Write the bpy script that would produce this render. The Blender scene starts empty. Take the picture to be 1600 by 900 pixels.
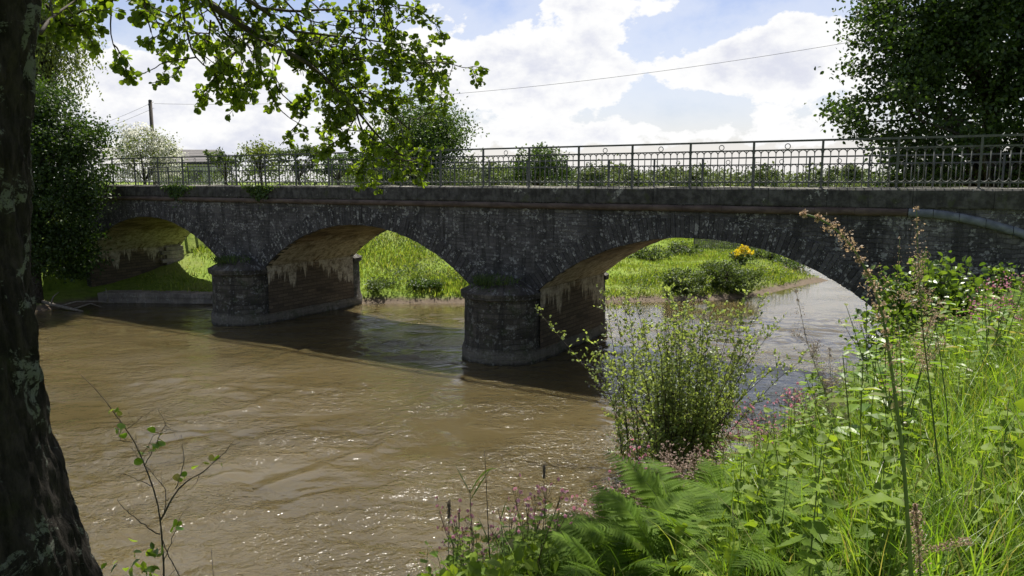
import bpy, math, random
import numpy as np
from math import sin, cos, pi, sqrt, atan2, radians
from mathutils import Vector

rng = np.random.default_rng(11)
random.seed(11)
scene = bpy.context.scene
COL = scene.collection

# ------------------------------------------------------------------ camera model
FPX = 1164.0
PITCH = math.atan(166.0 / FPX)
EYE = 5.3
CP, SP = cos(PITCH), sin(PITCH)


def at(px, py, Y):
    """point at distance Y seen at a photo pixel (1600x900)"""
    u, v = (px - 800) / FPX, (450 - py) / FPX
    d = np.array([u, CP + v * SP, -SP + v * CP])
    return np.array([0, 0, EYE]) + d * (Y / d[1])


def proj(p):
    x, y, z = p[0], p[1], p[2] - EYE
    fwd = y * CP - z * SP
    up = y * SP + z * CP
    return 800 + FPX * x / fwd, 450 - FPX * up / fwd


# bridge frame: s along the face (to the right), t away from the viewer
B0 = np.array([0, 22.2, 0.0])
BA = atan2(-0.514, 0.858)
BX = np.array([cos(BA), sin(BA), 0])
BY = np.array([-sin(BA), cos(BA), 0])
WID = 4.7


def br(s, t, z=0.0):
    return B0 + BX * s + BY * t + np.array([0, 0, z])


# ------------------------------------------------------------------ noise
def _hash(ix, iy, iz, seed):
    n = (ix.astype(np.int64) * 374761393 + iy.astype(np.int64) * 668265263 + iz.astype(np.int64) * 2147483647 + seed * 974711) & 0xFFFFFFFF
    n = ((n ^ (n >> 13)) * 1274126177) & 0xFFFFFFFF
    n = n ^ (n >> 16)
    return (n & 0xFFFFFF) / float(0xFFFFFF)


def vnoise(x, y, z=None, seed=0):
    x, y = np.asarray(x, float), np.asarray(y, float)
    z = np.zeros_like(x) if z is None else np.asarray(z, float)
    x, y, z = np.broadcast_arrays(x, y, z)
    fx, fy, fz = np.floor(x), np.floor(y), np.floor(z)
    tx, ty, tz = x - fx, y - fy, z - fz
    tx, ty, tz = [t * t * t * (t * (t * 6 - 15) + 10) for t in (tx, ty, tz)]
    r = 0
    for a in (0, 1):
        for b in (0, 1):
            for c in (0, 1):
                w = (tx if a else 1 - tx) * (ty if b else 1 - ty) * (tz if c else 1 - tz)
                r = r + w * _hash(fx + a, fy + b, fz + c, seed)
    return r * 2 - 1


def fbm(x, y, z=None, octv=4, seed=0, gain=0.5):
    r, a, f = 0, 1.0, 1.0
    for k in range(octv):
        r = r + a * vnoise(np.asarray(x) * f, np.asarray(y) * f, None if z is None else np.asarray(z) * f, seed + k * 17)
        a *= gain
        f *= 2.03
    return r


# ------------------------------------------------------------------ mesh builder
class MB:
    def __init__(s):
        s.v, s.f, s.uv, s.n = [], [], [], 0

    def add(s, verts, faces, uv=None, mi=0):
        verts = np.asarray(verts, float).reshape(-1, 3)
        if len(verts) == 0:
            return
        s.v.append(verts)
        s.uv.append(np.zeros((len(verts), 2)) if uv is None else np.asarray(uv, float).reshape(-1, 2))
        if isinstance(faces, np.ndarray):
            s.f.append((faces + s.n, mi))
        else:
            by = {}
            for f in faces:
                by.setdefault(len(f), []).append(f)
            for k, fl in by.items():
                s.f.append((np.array(fl, int) + s.n, mi))
        s.n += len(verts)

    def box(s, lo, hi, mi=0):
        x0, y0, z0 = lo
        x1, y1, z1 = hi
        quads = [((x0, y0, z0), (x1, y0, z0), (x1, y0, z1), (x0, y0, z1), 'xz'), ((x1, y1, z0), (x0, y1, z0), (x0, y1, z1), (x1, y1, z1), 'xz'),
                 ((x0, y1, z0), (x0, y0, z0), (x0, y0, z1), (x0, y1, z1), 'yz'), ((x1, y0, z0), (x1, y1, z0), (x1, y1, z1), (x1, y0, z1), 'yz'),
                 ((x0, y0, z1), (x1, y0, z1), (x1, y1, z1), (x0, y1, z1), 'xy'), ((x0, y1, z0), (x1, y1, z0), (x1, y0, z0), (x0, y0, z0), 'xy')]
        for q in quads:
            p = np.array(q[:4])
            uv = p[:, ['xyz'.index(q[4][0]), 'xyz'.index(q[4][1])]]
            s.add(p, [(0, 1, 2, 3)], uv, mi)

    def tube(s, pts, rad, n=6, mi=0, cap=True):
        pts = np.asarray(pts, float)
        m = len(pts)
        rad = np.full(m, rad) if np.isscalar(rad) else np.asarray(rad, float)
        tan = np.gradient(pts, axis=0)
        tan /= np.linalg.norm(tan, axis=1)[:, None] + 1e-9
        ref = np.array([0, 0, 1.0]) if abs(tan[0][2]) < 0.9 else np.array([1.0, 0, 0])
        a = np.cross(ref, tan[0])
        a /= np.linalg.norm(a)
        ring = []
        ang = np.arange(n) / n * 2 * pi
        L = np.concatenate([[0], np.cumsum(np.linalg.norm(np.diff(pts, axis=0), axis=1))])
        uv = []
        for i in range(m):
            a = a - tan[i] * np.dot(a, tan[i])
            a /= np.linalg.norm(a) + 1e-9
            b = np.cross(tan[i], a)
            ring.append(pts[i] + rad[i] * (np.cos(ang)[:, None] * a + np.sin(ang)[:, None] * b))
            uv.append(np.stack([ang * max(rad[i], .01), np.full(n, L[i])], 1))
        V = np.concatenate(ring)
        i, j = np.meshgrid(np.arange(m - 1), np.arange(n), indexing='ij')
        F = np.stack([i * n + j, i * n + (j + 1) % n, (i + 1) * n + (j + 1) % n, (i + 1) * n + j], -1).reshape(-1, 4)
        k0 = s.n
        s.add(V, F, np.concatenate(uv), mi)
        if cap:
            s.f.append((np.array([list(range(n))[::-1]]) + k0, mi))
            s.f.append((np.array([list(range(n))]) + k0 + (m - 1) * n, mi))

    def grid(s, P, uv=None, mi=0, flip=False):
        """P: (a,b,3) array of points"""
        a, b = P.shape[:2]
        i, j = np.meshgrid(np.arange(a - 1), np.arange(b - 1), indexing='ij')
        F = np.stack([i * b + j, (i + 1) * b + j, (i + 1) * b + j + 1, i * b + j + 1], -1).reshape(-1, 4)
        if flip:
            F = F[:, ::-1].copy()
        s.add(P.reshape(-1, 3), F, None if uv is None else uv.reshape(-1, 2), mi)

    def leaves(s, P, D, Nn, size, kind='dia', mi=0, wid=1.0):
        P = np.asarray(P, float)
        if len(P) == 0:
            return
        T, F = LEAF[kind]
        D = D / (np.linalg.norm(D, axis=1)[:, None] + 1e-9)
        S = np.cross(D, Nn)
        S /= np.linalg.norm(S, axis=1)[:, None] + 1e-9
        Nn = np.cross(S, D)
        size = np.broadcast_to(np.asarray(size, float), (len(P),))
        w = np.broadcast_to(np.asarray(wid, float), (len(P),))
        V = P[:, None, :] + size[:, None, None] * (T[None, :, 0:1] * w[:, None, None] * S[:, None, :] + T[None, :, 1:2] * D[:, None, :] + T[None, :, 2:3] * Nn[:, None, :])
        k = len(T)
        for f in F:
            Fa = np.asarray(f)[None, :, :] + (np.arange(len(P)) * k)[:, None, None]
            f2 = Fa.reshape(-1, Fa.shape[-1])
            s.f.append((f2 + s.n, mi))
        s.v.append(V.reshape(-1, 3))
        s.uv.append(np.tile(T[:, :2], (len(P), 1)))
        s.n += len(P) * k

    def build(s, name, mats, parent=None, smooth=False, link=True):
        me = bpy.data.meshes.new(name)
        V = np.concatenate(s.v)
        UV = np.concatenate(s.uv)
        me.vertices.add(len(V))
        me.vertices.foreach_set('co', V.ravel())
        li, st, tot, mi = [], [], [], []
        k = 0
        for F, m in s.f:
            a, b = F.shape
            li.append(F.ravel())
            st.append(k + np.arange(a) * b)
            tot.append(np.full(a, b))
            mi.append(np.full(a, m))
            k += a * b
        li = np.concatenate(li)
        me.loops.add(len(li))
        me.loops.foreach_set('vertex_index', li.astype(np.int32))
        st, tot, mi = np.concatenate(st), np.concatenate(tot), np.concatenate(mi)
        me.polygons.add(len(st))
        me.polygons.foreach_set('loop_start', st.astype(np.int32))
        me.polygons.foreach_set('loop_total', tot.astype(np.int32))
        me.polygons.foreach_set('material_index', mi.astype(np.int32))
        me.polygons.foreach_set('use_smooth', np.full(len(st), bool(smooth)))
        uvl = me.uv_layers.new(name='UVMap')
        uvl.data.foreach_set('uv', UV[li].ravel().astype(np.float32))
        me.update(calc_edges=True)
        for m in (mats if isinstance(mats, (list, tuple)) else [mats]):
            me.materials.append(m)
        o = bpy.data.objects.new(name, me)
        if link:
            COL.objects.link(o)
        if parent is not None:
            o.parent = parent
        return o


def q(*a):
    return np.array(a, int)


LEAF = {
    'dia': (np.array([[0, 0, 0], [.34, .45, .05], [0, 1, -.08], [-.34, .45, .05]]), [q([0, 1, 2, 3])]),
    'oval': (np.array([[0, 0, 0], [.3, .25, .08], [.33, .62, .07], [0, 1, -.1], [-.33, .62, .07], [-.3, .25, .08], [0, .5, -.01]]),
             [q([0, 1, 2, 6], [6, 2, 3, 4], [0, 6, 4, 5])]),
    'round': (np.array([[0, -.12, 0], [.26, .1, .05], [.46, .45, .09], [.36, .82, .04], [0, .95, -.06], [-.36, .82, .04], [-.46, .45, .09], [-.26, .1, .05], [0, .45, -.02]]),
              [q([0, 1, 2, 8], [8, 2, 3, 4], [8, 4, 5, 6], [0, 8, 6, 7])]),
    'lance': (np.array([[0, 0, 0], [.12, .2, .03], [.14, .5, .02], [0, 1, -.16], [-.14, .5, .02], [-.12, .2, .03], [0, .45, -.01]]),
              [q([0, 1, 2, 6], [6, 2, 3, 4], [0, 6, 4, 5])]),
}
# serrated leaf (nettle, bramble)
_t = [[0, 0, 0]]
_n = 7
for _k in range(_n):
    f0 = (_k + .35) / _n
    f1 = (_k + .95) / _n
    wv = lambda f: .36 * sin(pi * min(1, f ** .62)) ** .8
    _t.append([wv(f0) * 1.1, f0 - .02, .06])
    _t.append([wv(f1) * .86, f1 - .04, .04])
_t.append([0, 1, -.12])
_r = len(_t)
for _k in range(_r - 2, 0, -1):
    _t.append([-_t[_k][0], _t[_k][1], _t[_k][2]])
_t.append([0, .5, -.03])
_m = len(_t) - 1
LEAF['serr'] = (np.array(_t), [q(*[[_m, i, (i + 1) % _m] for i in range(_m)])])
# one pinna of a fern frond: a narrow strip cut into lobes
_n = 25
_f = np.linspace(0, 1, _n)
_wd = .155 * (1 - _f) ** .55 * np.where(np.arange(_n) % 2 == 1, 1.0, .30)
_wd[0], _wd[-1] = .05, 0
_t = [[0, a, -.14 * a * a] for a in _f] + [[b, a + .35 * b, -.14 * a * a + .12 * b] for a, b in zip(_f, _wd)] + [[-b, a + .35 * b, -.14 * a * a + .12 * b] for a, b in zip(_f, _wd)]
LEAF['pinna'] = (np.array(_t), [q(*[[i, _n + i, _n + i + 1, i + 1] for i in range(_n - 1)], *[[i, i + 1, 2 * _n + i + 1, 2 * _n + i] for i in range(_n - 1)])])
# large leaf with fine teeth, ribbed either side of the midrib
_n = 26
_f = np.linspace(0, 1, _n)
_wd = .40 * np.sin(pi * np.clip(_f ** .7, 0, 1)) ** .85
_wd[1:-1] *= 1 + .10 * (np.arange(1, _n - 1) % 2 * 2 - 1)
_rib = .005 * np.cos(_f * 40)
_t = [[0, a, -.10 * a * a] for a in _f] + [[b, a + .10 * b, .10 * b - .10 * a * a + c] for a, b, c in zip(_f, _wd, _rib)] + [[-b, a + .10 * b, .10 * b - .10 * a * a + c] for a, b, c in zip(_f, _wd, _rib)]
LEAF['broad'] = (np.array(_t), [q(*[[i, _n + i, _n + i + 1, i + 1] for i in range(_n - 1)], *[[i, i + 1, 2 * _n + i + 1, 2 * _n + i] for i in range(_n - 1)])])


# ------------------------------------------------------------------ objects
def tag(o, label=None, cat=None, group=None, kind=None):
    if label:
        o['label'] = label
    if cat:
        o['category'] = cat
    if group:
        o['group'] = group
    if kind:
        o['kind'] = kind
    return o


def empty(name, loc=(0, 0, 0), rz=0.0, label=None, cat=None, group=None):
    o = bpy.data.objects.new(name, None)
    COL.objects.link(o)
    o.location = loc
    o.rotation_euler = (0, 0, rz)
    o.empty_display_size = 0.2
    return tag(o, label, cat, group)


def copy_tree(o, parent=None):
    c = o.copy()
    COL.objects.link(c)
    c.parent = parent
    for ch in list(o.children):
        copy_tree(ch, c)
    return c


# ------------------------------------------------------------------ node helpers
class NT:
    def __init__(s, tree):
        s.t = tree
        s.n = tree.nodes
        s.l = tree.links

    def node(s, typ, ins=None, **kw):
        n = s.n.new(typ)
        for k, v in kw.items():
            setattr(n, k, v)
        for k, v in (ins or {}).items():
            sock = n.inputs[k]
            s.put(sock, v)
        return n

    def put(s, sock, v):
        if isinstance(v, bpy.types.NodeSocket):
            s.l.new(v, sock)
        elif hasattr(v, 'outputs'):
            s.l.new(v.outputs[0], sock)
        else:
            if isinstance(v, (tuple, list)) and len(v) == 3 and sock.type == 'RGBA':
                v = (*v, 1)
            sock.default_value = v

    def math(s, op, a, b=0.0, c=0.0, clamp=False):
        n = s.n.new('ShaderNodeMath')
        n.operation = op
        n.use_clamp = clamp
        s.put(n.inputs[0], a)
        s.put(n.inputs[1], b)
        s.put(n.inputs[2], c)
        return n.outputs[0]

    def vmath(s, op, a, b=(0, 0, 0)):
        n = s.n.new('ShaderNodeVectorMath')
        n.operation = op
        s.put(n.inputs[0], a)
        s.put(n.inputs[1], b)
        return n.outputs[0]

    def mix(s, f, a, b, mode='MIX'):
        n = s.n.new('ShaderNodeMix')
        n.data_type = 'RGBA'
        n.blend_type = mode
        s.put(n.inputs['Factor'], f)
        s.put(n.inputs['A'] if False else n.inputs[6], a)
        s.put(n.inputs[7], b)
        return n.outputs[2]

    def noise(s, vec, scale, detail=4, rough=.55, dist=0.0):
        n = s.node('ShaderNodeTexNoise', {'Vector': vec, 'Scale': scale, 'Detail': detail, 'Roughness': rough, 'Distortion': dist})
        return n.outputs[0]

    def ramp(s, f, stops, interp='LINEAR'):
        n = s.n.new('ShaderNodeValToRGB')
        n.color_ramp.interpolation = interp
        els = n.color_ramp.elements
        while len(els) < len(stops):
            els.new(0.5)
        for e, (p, c) in zip(els, stops):
            e.position = p
            e.color = (c, c, c, 1) if np.isscalar(c) else (*c, 1)
        s.put(n.inputs[0], f)
        return n.outputs[0]

    def step(s, f, a, b):
        n = s.n.new('ShaderNodeMapRange')
        n.interpolation_type = 'SMOOTHSTEP'
        s.put(n.inputs[0], f)
        n.inputs[1].default_value = a
        n.inputs[2].default_value = b
        return n.outputs[0]

    def scale(s, vec, sc):
        n = s.n.new('ShaderNodeMapping')
        s.put(n.inputs[0], vec)
        n.inputs['Scale'].default_value = sc
        return n.outputs[0]


def new_mat(name):
    m = bpy.data.materials.new(name)
    m.use_nodes = True
    m.node_tree.nodes.clear()
    t = NT(m.node_tree)
    out = t.node('ShaderNodeOutputMaterial')
    return m, t, out


def principled(t, out, col, rough=.8, spec=.3, normal=None, metal=0.0):
    p = t.node('ShaderNodeBsdfPrincipled', {'Base Color': col, 'Roughness': rough, 'Specular IOR Level': spec, 'Metallic': metal})
    if normal is not None:
        t.put(p.inputs['Normal'], normal)
    t.l.new(p.outputs[0], out.inputs[0])
    return p


def leaf_mat(name, c1, c2, trans=.45, rough=.5, tint=(1.5, 1.45, .6), spec=.35, c3=None):
    m, t, out = new_mat(name)
    g = t.node('ShaderNodeNewGeometry')
    oi = t.node('ShaderNodeObjectInfo')
    r = t.math('FRACT', t.math('ADD', g.outputs['Random Per Island'], oi.outputs['Random']))
    stops = [(0, c1), (1, c2)] if c3 is None else [(0, c1), (.80, c2), (.95, c3)]
    col = t.ramp(r, stops)
    pos = t.node('ShaderNodeTexCoord')
    nz = t.noise(pos.outputs['Object'], 1.6, 3)
    col = t.mix(1.0, col, t.ramp(nz, [(.3, .7), (.7, 1.25)]), 'MULTIPLY')
    p = t.node('ShaderNodeBsdfPrincipled', {'Base Color': col, 'Roughness': rough, 'Specular IOR Level': spec})
    tc = t.mix(1.0, col, (*tint, 1), 'MULTIPLY')
    tr = t.node('ShaderNodeBsdfTranslucent', {'Color': tc})
    ms = t.node('ShaderNodeMixShader', {0: trans, 1: p.outputs[0], 2: tr.outputs[0]})
    t.l.new(ms.outputs[0], out.inputs[0])
    return m


def simple_mat(name, c1, c2, scale=8, rough=.8, bump=.2, spec=.3, stretch=(1, 1, 1), coord='Object', metal=0.0):
    m, t, out = new_mat(name)
    tc = t.node('ShaderNodeTexCoord')
    vec = t.scale(tc.outputs[coord], stretch)
    n = t.noise(vec, scale, 6, .62)
    col = t.mix(t.step(n, .3, .7), c1, c2)
    b = t.node('ShaderNodeBump', {'Strength': bump, 'Distance': .02, 'Height': n})
    principled(t, out, col, rough, spec, b.outputs[0], metal)
    return m


# ------------------------------------------------------------------ materials
M = {}


def stone_mat(name, base1, base2, lichen, lich_amt, bw=.42, bh=.16, mortar=(.045, .043, .04), streak=.6, moss=0.0):
    m, t, out = new_mat(name)
    uv = t.node('ShaderNodeUVMap')
    vec = uv.outputs[0]
    wob = t.noise(vec, 2.2, 2)
    wv = t.vmath('ADD', vec, t.vmath('SCALE', t.node('ShaderNodeCombineXYZ', {0: t.math('SUBTRACT', wob, .5), 1: t.math('SUBTRACT', t.noise(vec, 3.1, 2), .5)}).outputs[0]))
    # vector scale needs the scale socket
    vs = wv.node.inputs[1].links[0].from_node
    vs.inputs['Scale'].default_value = .12
    bk = t.node('ShaderNodeTexBrick', {'Vector': wv, 'Color1': (0, 0, 0), 'Color2': (1, 1, 1), 'Mortar': (.5, .5, .5), 'Scale': 1.0,
                                       'Mortar Size': .016, 'Mortar Smooth': .6, 'Bias': 0.0, 'Brick Width': bw, 'Row Height': bh})
    fine = t.noise(vec, 26, 5, .7)
    mid = t.noise(vec, 2.6, 5, .65)
    col = t.mix(bk.outputs[0], base1, base2)
    col = t.mix(1.0, col, t.ramp(fine, [(.25, .55), (.75, 1.5)]), 'MULTIPLY')
    col = t.mix(t.math('MULTIPLY', bk.outputs[1], t.math('MULTIPLY', t.step(t.noise(vec, .9, 4), .4, .65), .8)), col, mortar)
    blot = t.noise(vec, .8, 6, .68)
    col = t.mix(1.0, col, t.ramp(blot, [(.3, .42), (.5, .95), (.72, 1.75)]), 'MULTIPLY')
    col = t.mix(t.math('MULTIPLY', t.step(t.noise(vec, 1.1, 5, .7, .5), .55, .68), .45), col, (.105, .10, .105))
    st = t.noise(t.scale(vec, (3.2, .35, 1)), 1.6, 5, .7)
    col = t.mix(t.math('MULTIPLY', t.step(st, .48, .62), streak), col, (.022, .021, .02))
    st2 = t.noise(t.scale(vec, (6.0, .55, 1)), 1.9, 5, .75)
    col = t.mix(t.math('MULTIPLY', t.step(st2, .56, .72), .5 * lich_amt), col, (.23, .22, .20))
    sp = t.node('ShaderNodeTexVoronoi', {'Vector': t.vmath('ADD', t.scale(vec, (1, .75, 1)), t.vmath('SCALE', t.node('ShaderNodeCombineXYZ', {0: fine, 1: mid}).outputs[0])), 'Scale': 12.0, 'Randomness': 1.0})
    sp.inputs['Vector'].links[0].from_node.inputs[1].links[0].from_node.inputs['Scale'].default_value = .22
    size = t.math('MULTIPLY', t.step(mid, .40, .62), .46)
    size = t.math('ADD', size, t.math('MULTIPLY', t.math('SUBTRACT', t.noise(vec, 30, 3), .5), .35))
    lm = t.math('LESS_THAN', sp.outputs['Distance'], size)
    col = t.mix(t.math('MULTIPLY', lm, lich_amt), col, lichen)
    sp2 = t.node('ShaderNodeTexVoronoi', {'Vector': vec, 'Scale': 17.0})
    s2 = t.math('MULTIPLY', t.step(t.noise(vec, 1.3, 4), .45, .66), .38)
    lm2 = t.math('LESS_THAN', sp2.outputs['Distance'], s2)
    col = t.mix(t.math('MULTIPLY', lm2, lich_amt * .7), col, (.42, .43, .40))
    if moss:
        zz_ = t.node('ShaderNodeSeparateXYZ', {0: t.node('ShaderNodeTexCoord').outputs['Object']}).outputs[2]
        tide = t.math('SUBTRACT', 1.0, t.step(t.math('ADD', zz_, t.math('MULTIPLY', t.math('SUBTRACT', t.noise(vec, 3, 5, .7), .5), .45)), .30, .46))
        wet = t.step(t.math('ADD', zz_, t.math('MULTIPLY', t.math('SUBTRACT', t.noise(vec, 6, 4, .7), .5), .16)), .03, .10)
        col = t.mix(t.math('MULTIPLY', t.math('MULTIPLY', tide, wet), .5), col, t.mix(fine, (.10, .088, .07), (.30, .27, .225)))
        mm = t.step(t.noise(vec, 1.7, 6, .7), .5, .64)
        col = t.mix(t.math('MULTIPLY', mm, moss), col, (.035, .05, .015))
    h = t.math('ADD', t.math('MULTIPLY', bk.outputs[1], -.55), t.math('MULTIPLY', fine, .9))
    h = t.math('ADD', h, t.math('MULTIPLY', bk.outputs[0], .3))
    h = t.math('ADD', h, t.math('MULTIPLY', t.noise(vec, 7, 4, .6), .8))
    b = t.node('ShaderNodeBump', {'Strength': .9, 'Distance': .03, 'Height': h})
    principled(t, out, col, .9, .2, b.outputs[0])
    return m


M['stone'] = stone_mat('dark_masonry', (.062, .059, .058), (.118, .112, .108), (.32, .32, .30), .6, bw=.31, bh=.105)
M['ring'] = stone_mat('voussoir_masonry', (.060, .057, .056), (.112, .107, .104), (.34, .34, .32), .65, bw=40., bh=40., streak=.5)
M['pier'] = stone_mat('pier_masonry', (.052, .046, .038), (.108, .096, .080), (.36, .36, .33), .35, bw=.42, bh=.15, moss=.5)
M['quay'] = stone_mat('quay_stone', (.20, .17, .145), (.30, .26, .23), (.4, .4, .37), .3, bw=1.2, bh=.6, streak=.2)


def barrel_mat():
    m, t, out = new_mat('arch_soffit_stone')
    uv = t.node('ShaderNodeUVMap')
    vec = uv.outputs[0]
    tc = t.node('ShaderNodeTexCoord')
    sep = t.node('ShaderNodeSeparateXYZ', {0: tc.outputs['Object']})
    z, yy = sep.outputs[2], sep.outputs[1]
    bk = t.node('ShaderNodeTexBrick', {'Vector': vec, 'Color1': (.12, .085, .055), 'Color2': (.27, .20, .125), 'Mortar': (.05, .04, .03), 'Scale': 1.0,
                                       'Mortar Size': .012, 'Mortar Smooth': .5, 'Brick Width': .5, 'Row Height': .13})
    fine = t.noise(vec, 18, 6, .7)
    big = t.noise(t.scale(vec, (.5, 1.2, 1)), 1.4, 5, .7)
    col = t.mix(1.0, bk.outputs[0], t.ramp(fine, [(.25, .6), (.75, 1.45)]), 'MULTIPLY')
    col = t.mix(t.math('MULTIPLY', t.step(big, .46, .66), .75), col, (.045, .030, .022))
    col = t.mix(t.math('MULTIPLY', t.step(t.noise(vec, 3.5, 5, .7), .58, .7), .6), col, (.24, .17, .10))
    # lime run-off: pale band round the springing, ragged drips at its foot
    drip = t.noise(t.node('ShaderNodeCombineXYZ', {0: t.math('MULTIPLY', yy, 2.1), 1: t.math('MULTIPLY', z, .12)}).outputs[0], 1.6, 5, .75)
    wide = t.noise(t.node('ShaderNodeCombineXYZ', {0: t.math('MULTIPLY', yy, .55), 1: 3.3}).outputs[0], 1.0, 3, .6)
    foot = t.math('ADD', 1.55, t.math('ADD', t.math('MULTIPLY', t.math('SUBTRACT', drip, .45), 3.0), t.math('MULTIPLY', t.math('SUBTRACT', wide, .5), 3.2)))
    rag = t.math('MULTIPLY', t.math('SUBTRACT', t.noise(vec, 5, 5, .7), .5), .5)
    a = t.step(t.math('SUBTRACT', t.math('ADD', z, rag), foot), 0, .12)
    bnd = t.math('SUBTRACT', 1.0, t.step(t.math('ADD', z, t.math('MULTIPLY', t.math('SUBTRACT', t.noise(tc.outputs['Object'], 1.1, 6, .72), .5), 2.0)), 2.65, 3.3))
    lime = t.math('MULTIPLY', a, bnd)
    limec = t.mix(t.step(t.noise(tc.outputs['Object'], 5, 6, .75), .32, .62), (.14, .11, .07), (.50, .44, .34))
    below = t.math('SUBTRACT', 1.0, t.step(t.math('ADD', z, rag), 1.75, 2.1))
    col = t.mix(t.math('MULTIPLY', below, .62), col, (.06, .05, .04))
    col = t.mix(t.math('MULTIPLY', lime, .88), col, limec)
    h = t.math('ADD', t.math('MULTIPLY', bk.outputs[1], -1.0), t.math('MULTIPLY', fine, .8))
    b = t.node('ShaderNodeBump', {'Strength': .8, 'Distance': .03, 'Height': h})
    principled(t, out, col, .9, .2, b.outputs[0])
    return m


M['barrel'] = barrel_mat()


def parapet_mat():
    m, t, out = new_mat('weathered_coping_stone')
    tc = t.node('ShaderNodeTexCoord')
    o = tc.outputs['Object']
    n = t.noise(o, 5, 6, .65)
    st = t.noise(t.scale(o, (3, 3, .5)), 2.2, 5, .7)
    col = t.mix(t.step(n, .35, .7), (.035, .033, .031), (.095, .092, .086))
    col = t.mix(t.math('MULTIPLY', t.step(st, .5, .68), .6), col, (.018, .017, .016))
    v = t.node('ShaderNodeTexVoronoi', {'Vector': t.vmath('ADD', o, t.node('ShaderNodeCombineXYZ', {0: n, 1: n, 2: st}).outputs[0]), 'Scale': 5.0})
    lm = t.math('LESS_THAN', v.outputs['Distance'], t.math('MULTIPLY', t.step(t.noise(o, 1.7, 4), .5, .75), .42))
    col = t.mix(t.math('MULTIPLY', lm, .6), col, (.36, .36, .32))
    mo = t.step(t.noise(o, 2.6, 6, .7), .56, .66)
    col = t.mix(t.math('MULTIPLY', mo, .5), col, (.05, .06, .02))
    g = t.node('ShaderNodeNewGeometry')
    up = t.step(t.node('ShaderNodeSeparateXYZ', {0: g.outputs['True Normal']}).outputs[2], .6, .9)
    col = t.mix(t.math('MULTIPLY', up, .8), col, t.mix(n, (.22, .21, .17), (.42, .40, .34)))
    b = t.node('ShaderNodeBump', {'Strength': .6, 'Distance': .02, 'Height': n})
    principled(t, out, col, .9, .2, b.outputs[0])
    return m


M['parapet'] = parapet_mat()
M['moulding'] = simple_mat('rusty_moulding', (.052, .036, .029), (.115, .086, .070), 4, .8, .35, stretch=(.6, 1, 1.5))
M['lead'] = simple_mat('grey_lead', (.085, .095, .108), (.165, .18, .20), 6, .6, .2)
M['iron'] = simple_mat('painted_iron', (.050, .052, .048), (.095, .10, .09), 9, .6, .1, .4)
M['road'] = simple_mat('asphalt', (.045, .045, .045), (.06, .06, .058), 30, .9, .3)


def bark_mat(name, dark, light, lichen, amt):
    m, t, out = new_mat(name)
    tc = t.node('ShaderNodeTexCoord')
    o = tc.outputs['Object']
    n = t.noise(t.scale(o, (12, 12, 4)), 1.7, 8, .74)
    col = t.mix(t.step(n, .35, .7), dark, light)
    f = t.noise(o, 42, 6, .75)
    patch = t.noise(o, 4.6, 7, .76, .8)
    pm = t.math('MULTIPLY', t.step(patch, .54, .57), t.step(f, .40, .50))
    col = t.mix(t.math('MULTIPLY', pm, amt), col, t.mix(f, lichen, tuple(c * .55 for c in lichen)))
    ms = t.step(t.noise(o, 1.8, 5, .7), .55, .68)
    col = t.mix(t.math('MULTIPLY', ms, .5), col, (.03, .04, .012))
    h = t.math('ADD', n, t.math('MULTIPLY', f, .35))
    b = t.node('ShaderNodeBump', {'Strength': 1.0, 'Distance': .03, 'Height': h})
    principled(t, out, col, .95, .15, b.outputs[0])
    return m


M['bark'] = bark_mat('alder_bark', (.009, .008, .0065), (.040, .034, .028), (.20, .22, .18), .7)
M['bark2'] = bark_mat('tree_bark', (.03, .025, .02), (.09, .075, .06), (.2, .2, .17), .4)
M['twig'] = simple_mat('dark_twig', (.025, .02, .015), (.06, .048, .035), 12, .85, .2)
M['deadtwig'] = simple_mat('grey_dry_stalk', (.10, .085, .065), (.22, .19, .15), 12, .85, .2)
M['greenstem'] = simple_mat('green_stem', (.05, .085, .02), (.10, .13, .035), 12, .6, .1)
M['redstem'] = simple_mat('reddish_stem', (.09, .05, .03), (.13, .10, .05), 12, .6, .1)
M['wood'] = simple_mat('weathered_wood', (.13, .115, .10), (.25, .23, .20), 3, .85, .3, stretch=(4, 4, 1))
M['polewood'] = simple_mat('creosoted_wood', (.05, .042, .035), (.10, .085, .07), 6, .85, .3, stretch=(4, 4, .5))
M['cable'] = simple_mat('black_cable', (.02, .02, .02), (.03, .03, .03), 5, .6, 0)
M['tile'] = simple_mat('slate_roof', (.09, .085, .085), (.15, .14, .135), 3, .8, .4, stretch=(1, 1, 6))
M['render'] = simple_mat('pale_render', (.5, .48, .43), (.62, .6, .54), 2, .9, .1)
M['glass'] = simple_mat('dark_glass', (.03, .035, .04), (.05, .055, .06), 2, .1, 0, .5)

G1, G2 = (.045, .085, .014), (.10, .155, .026)
M['alder_leaf'] = leaf_mat('alder_leaf', (.055, .095, .012), (.15, .205, .026), .55, .42, (1.7, 1.7, .55))
M['maple_leaf'] = leaf_mat('dark_tree_leaf', (.022, .045, .010), (.05, .085, .016), .34, .5, (1.5, 1.6, .5))
M['bush_leaf'] = leaf_mat('bush_leaf', (.03, .06, .014), (.075, .125, .028), .38, .45)
M['pale_leaf'] = leaf_mat('pale_leaf', (.09, .125, .035), (.16, .20, .06), .42, .5)
M['far_leaf'] = leaf_mat('far_leaf', (.045, .075, .022), (.095, .135, .042), .35, .6)
M['distant_leaf'] = leaf_mat('distant_leaf', (.06, .085, .04), (.105, .135, .065), .3, .6)
M['willow_leaf'] = leaf_mat('willow_leaf', (.135, .185, .065), (.26, .32, .135), .48, .42)
M['bramble_leaf'] = leaf_mat('bramble_leaf', (.05, .095, .016), (.13, .20, .035), .45, .35, spec=.5)
M['fern_leaf'] = leaf_mat('fern_leaf', (.075, .14, .014), (.13, .21, .024), .48, .65, spec=.12)
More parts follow.
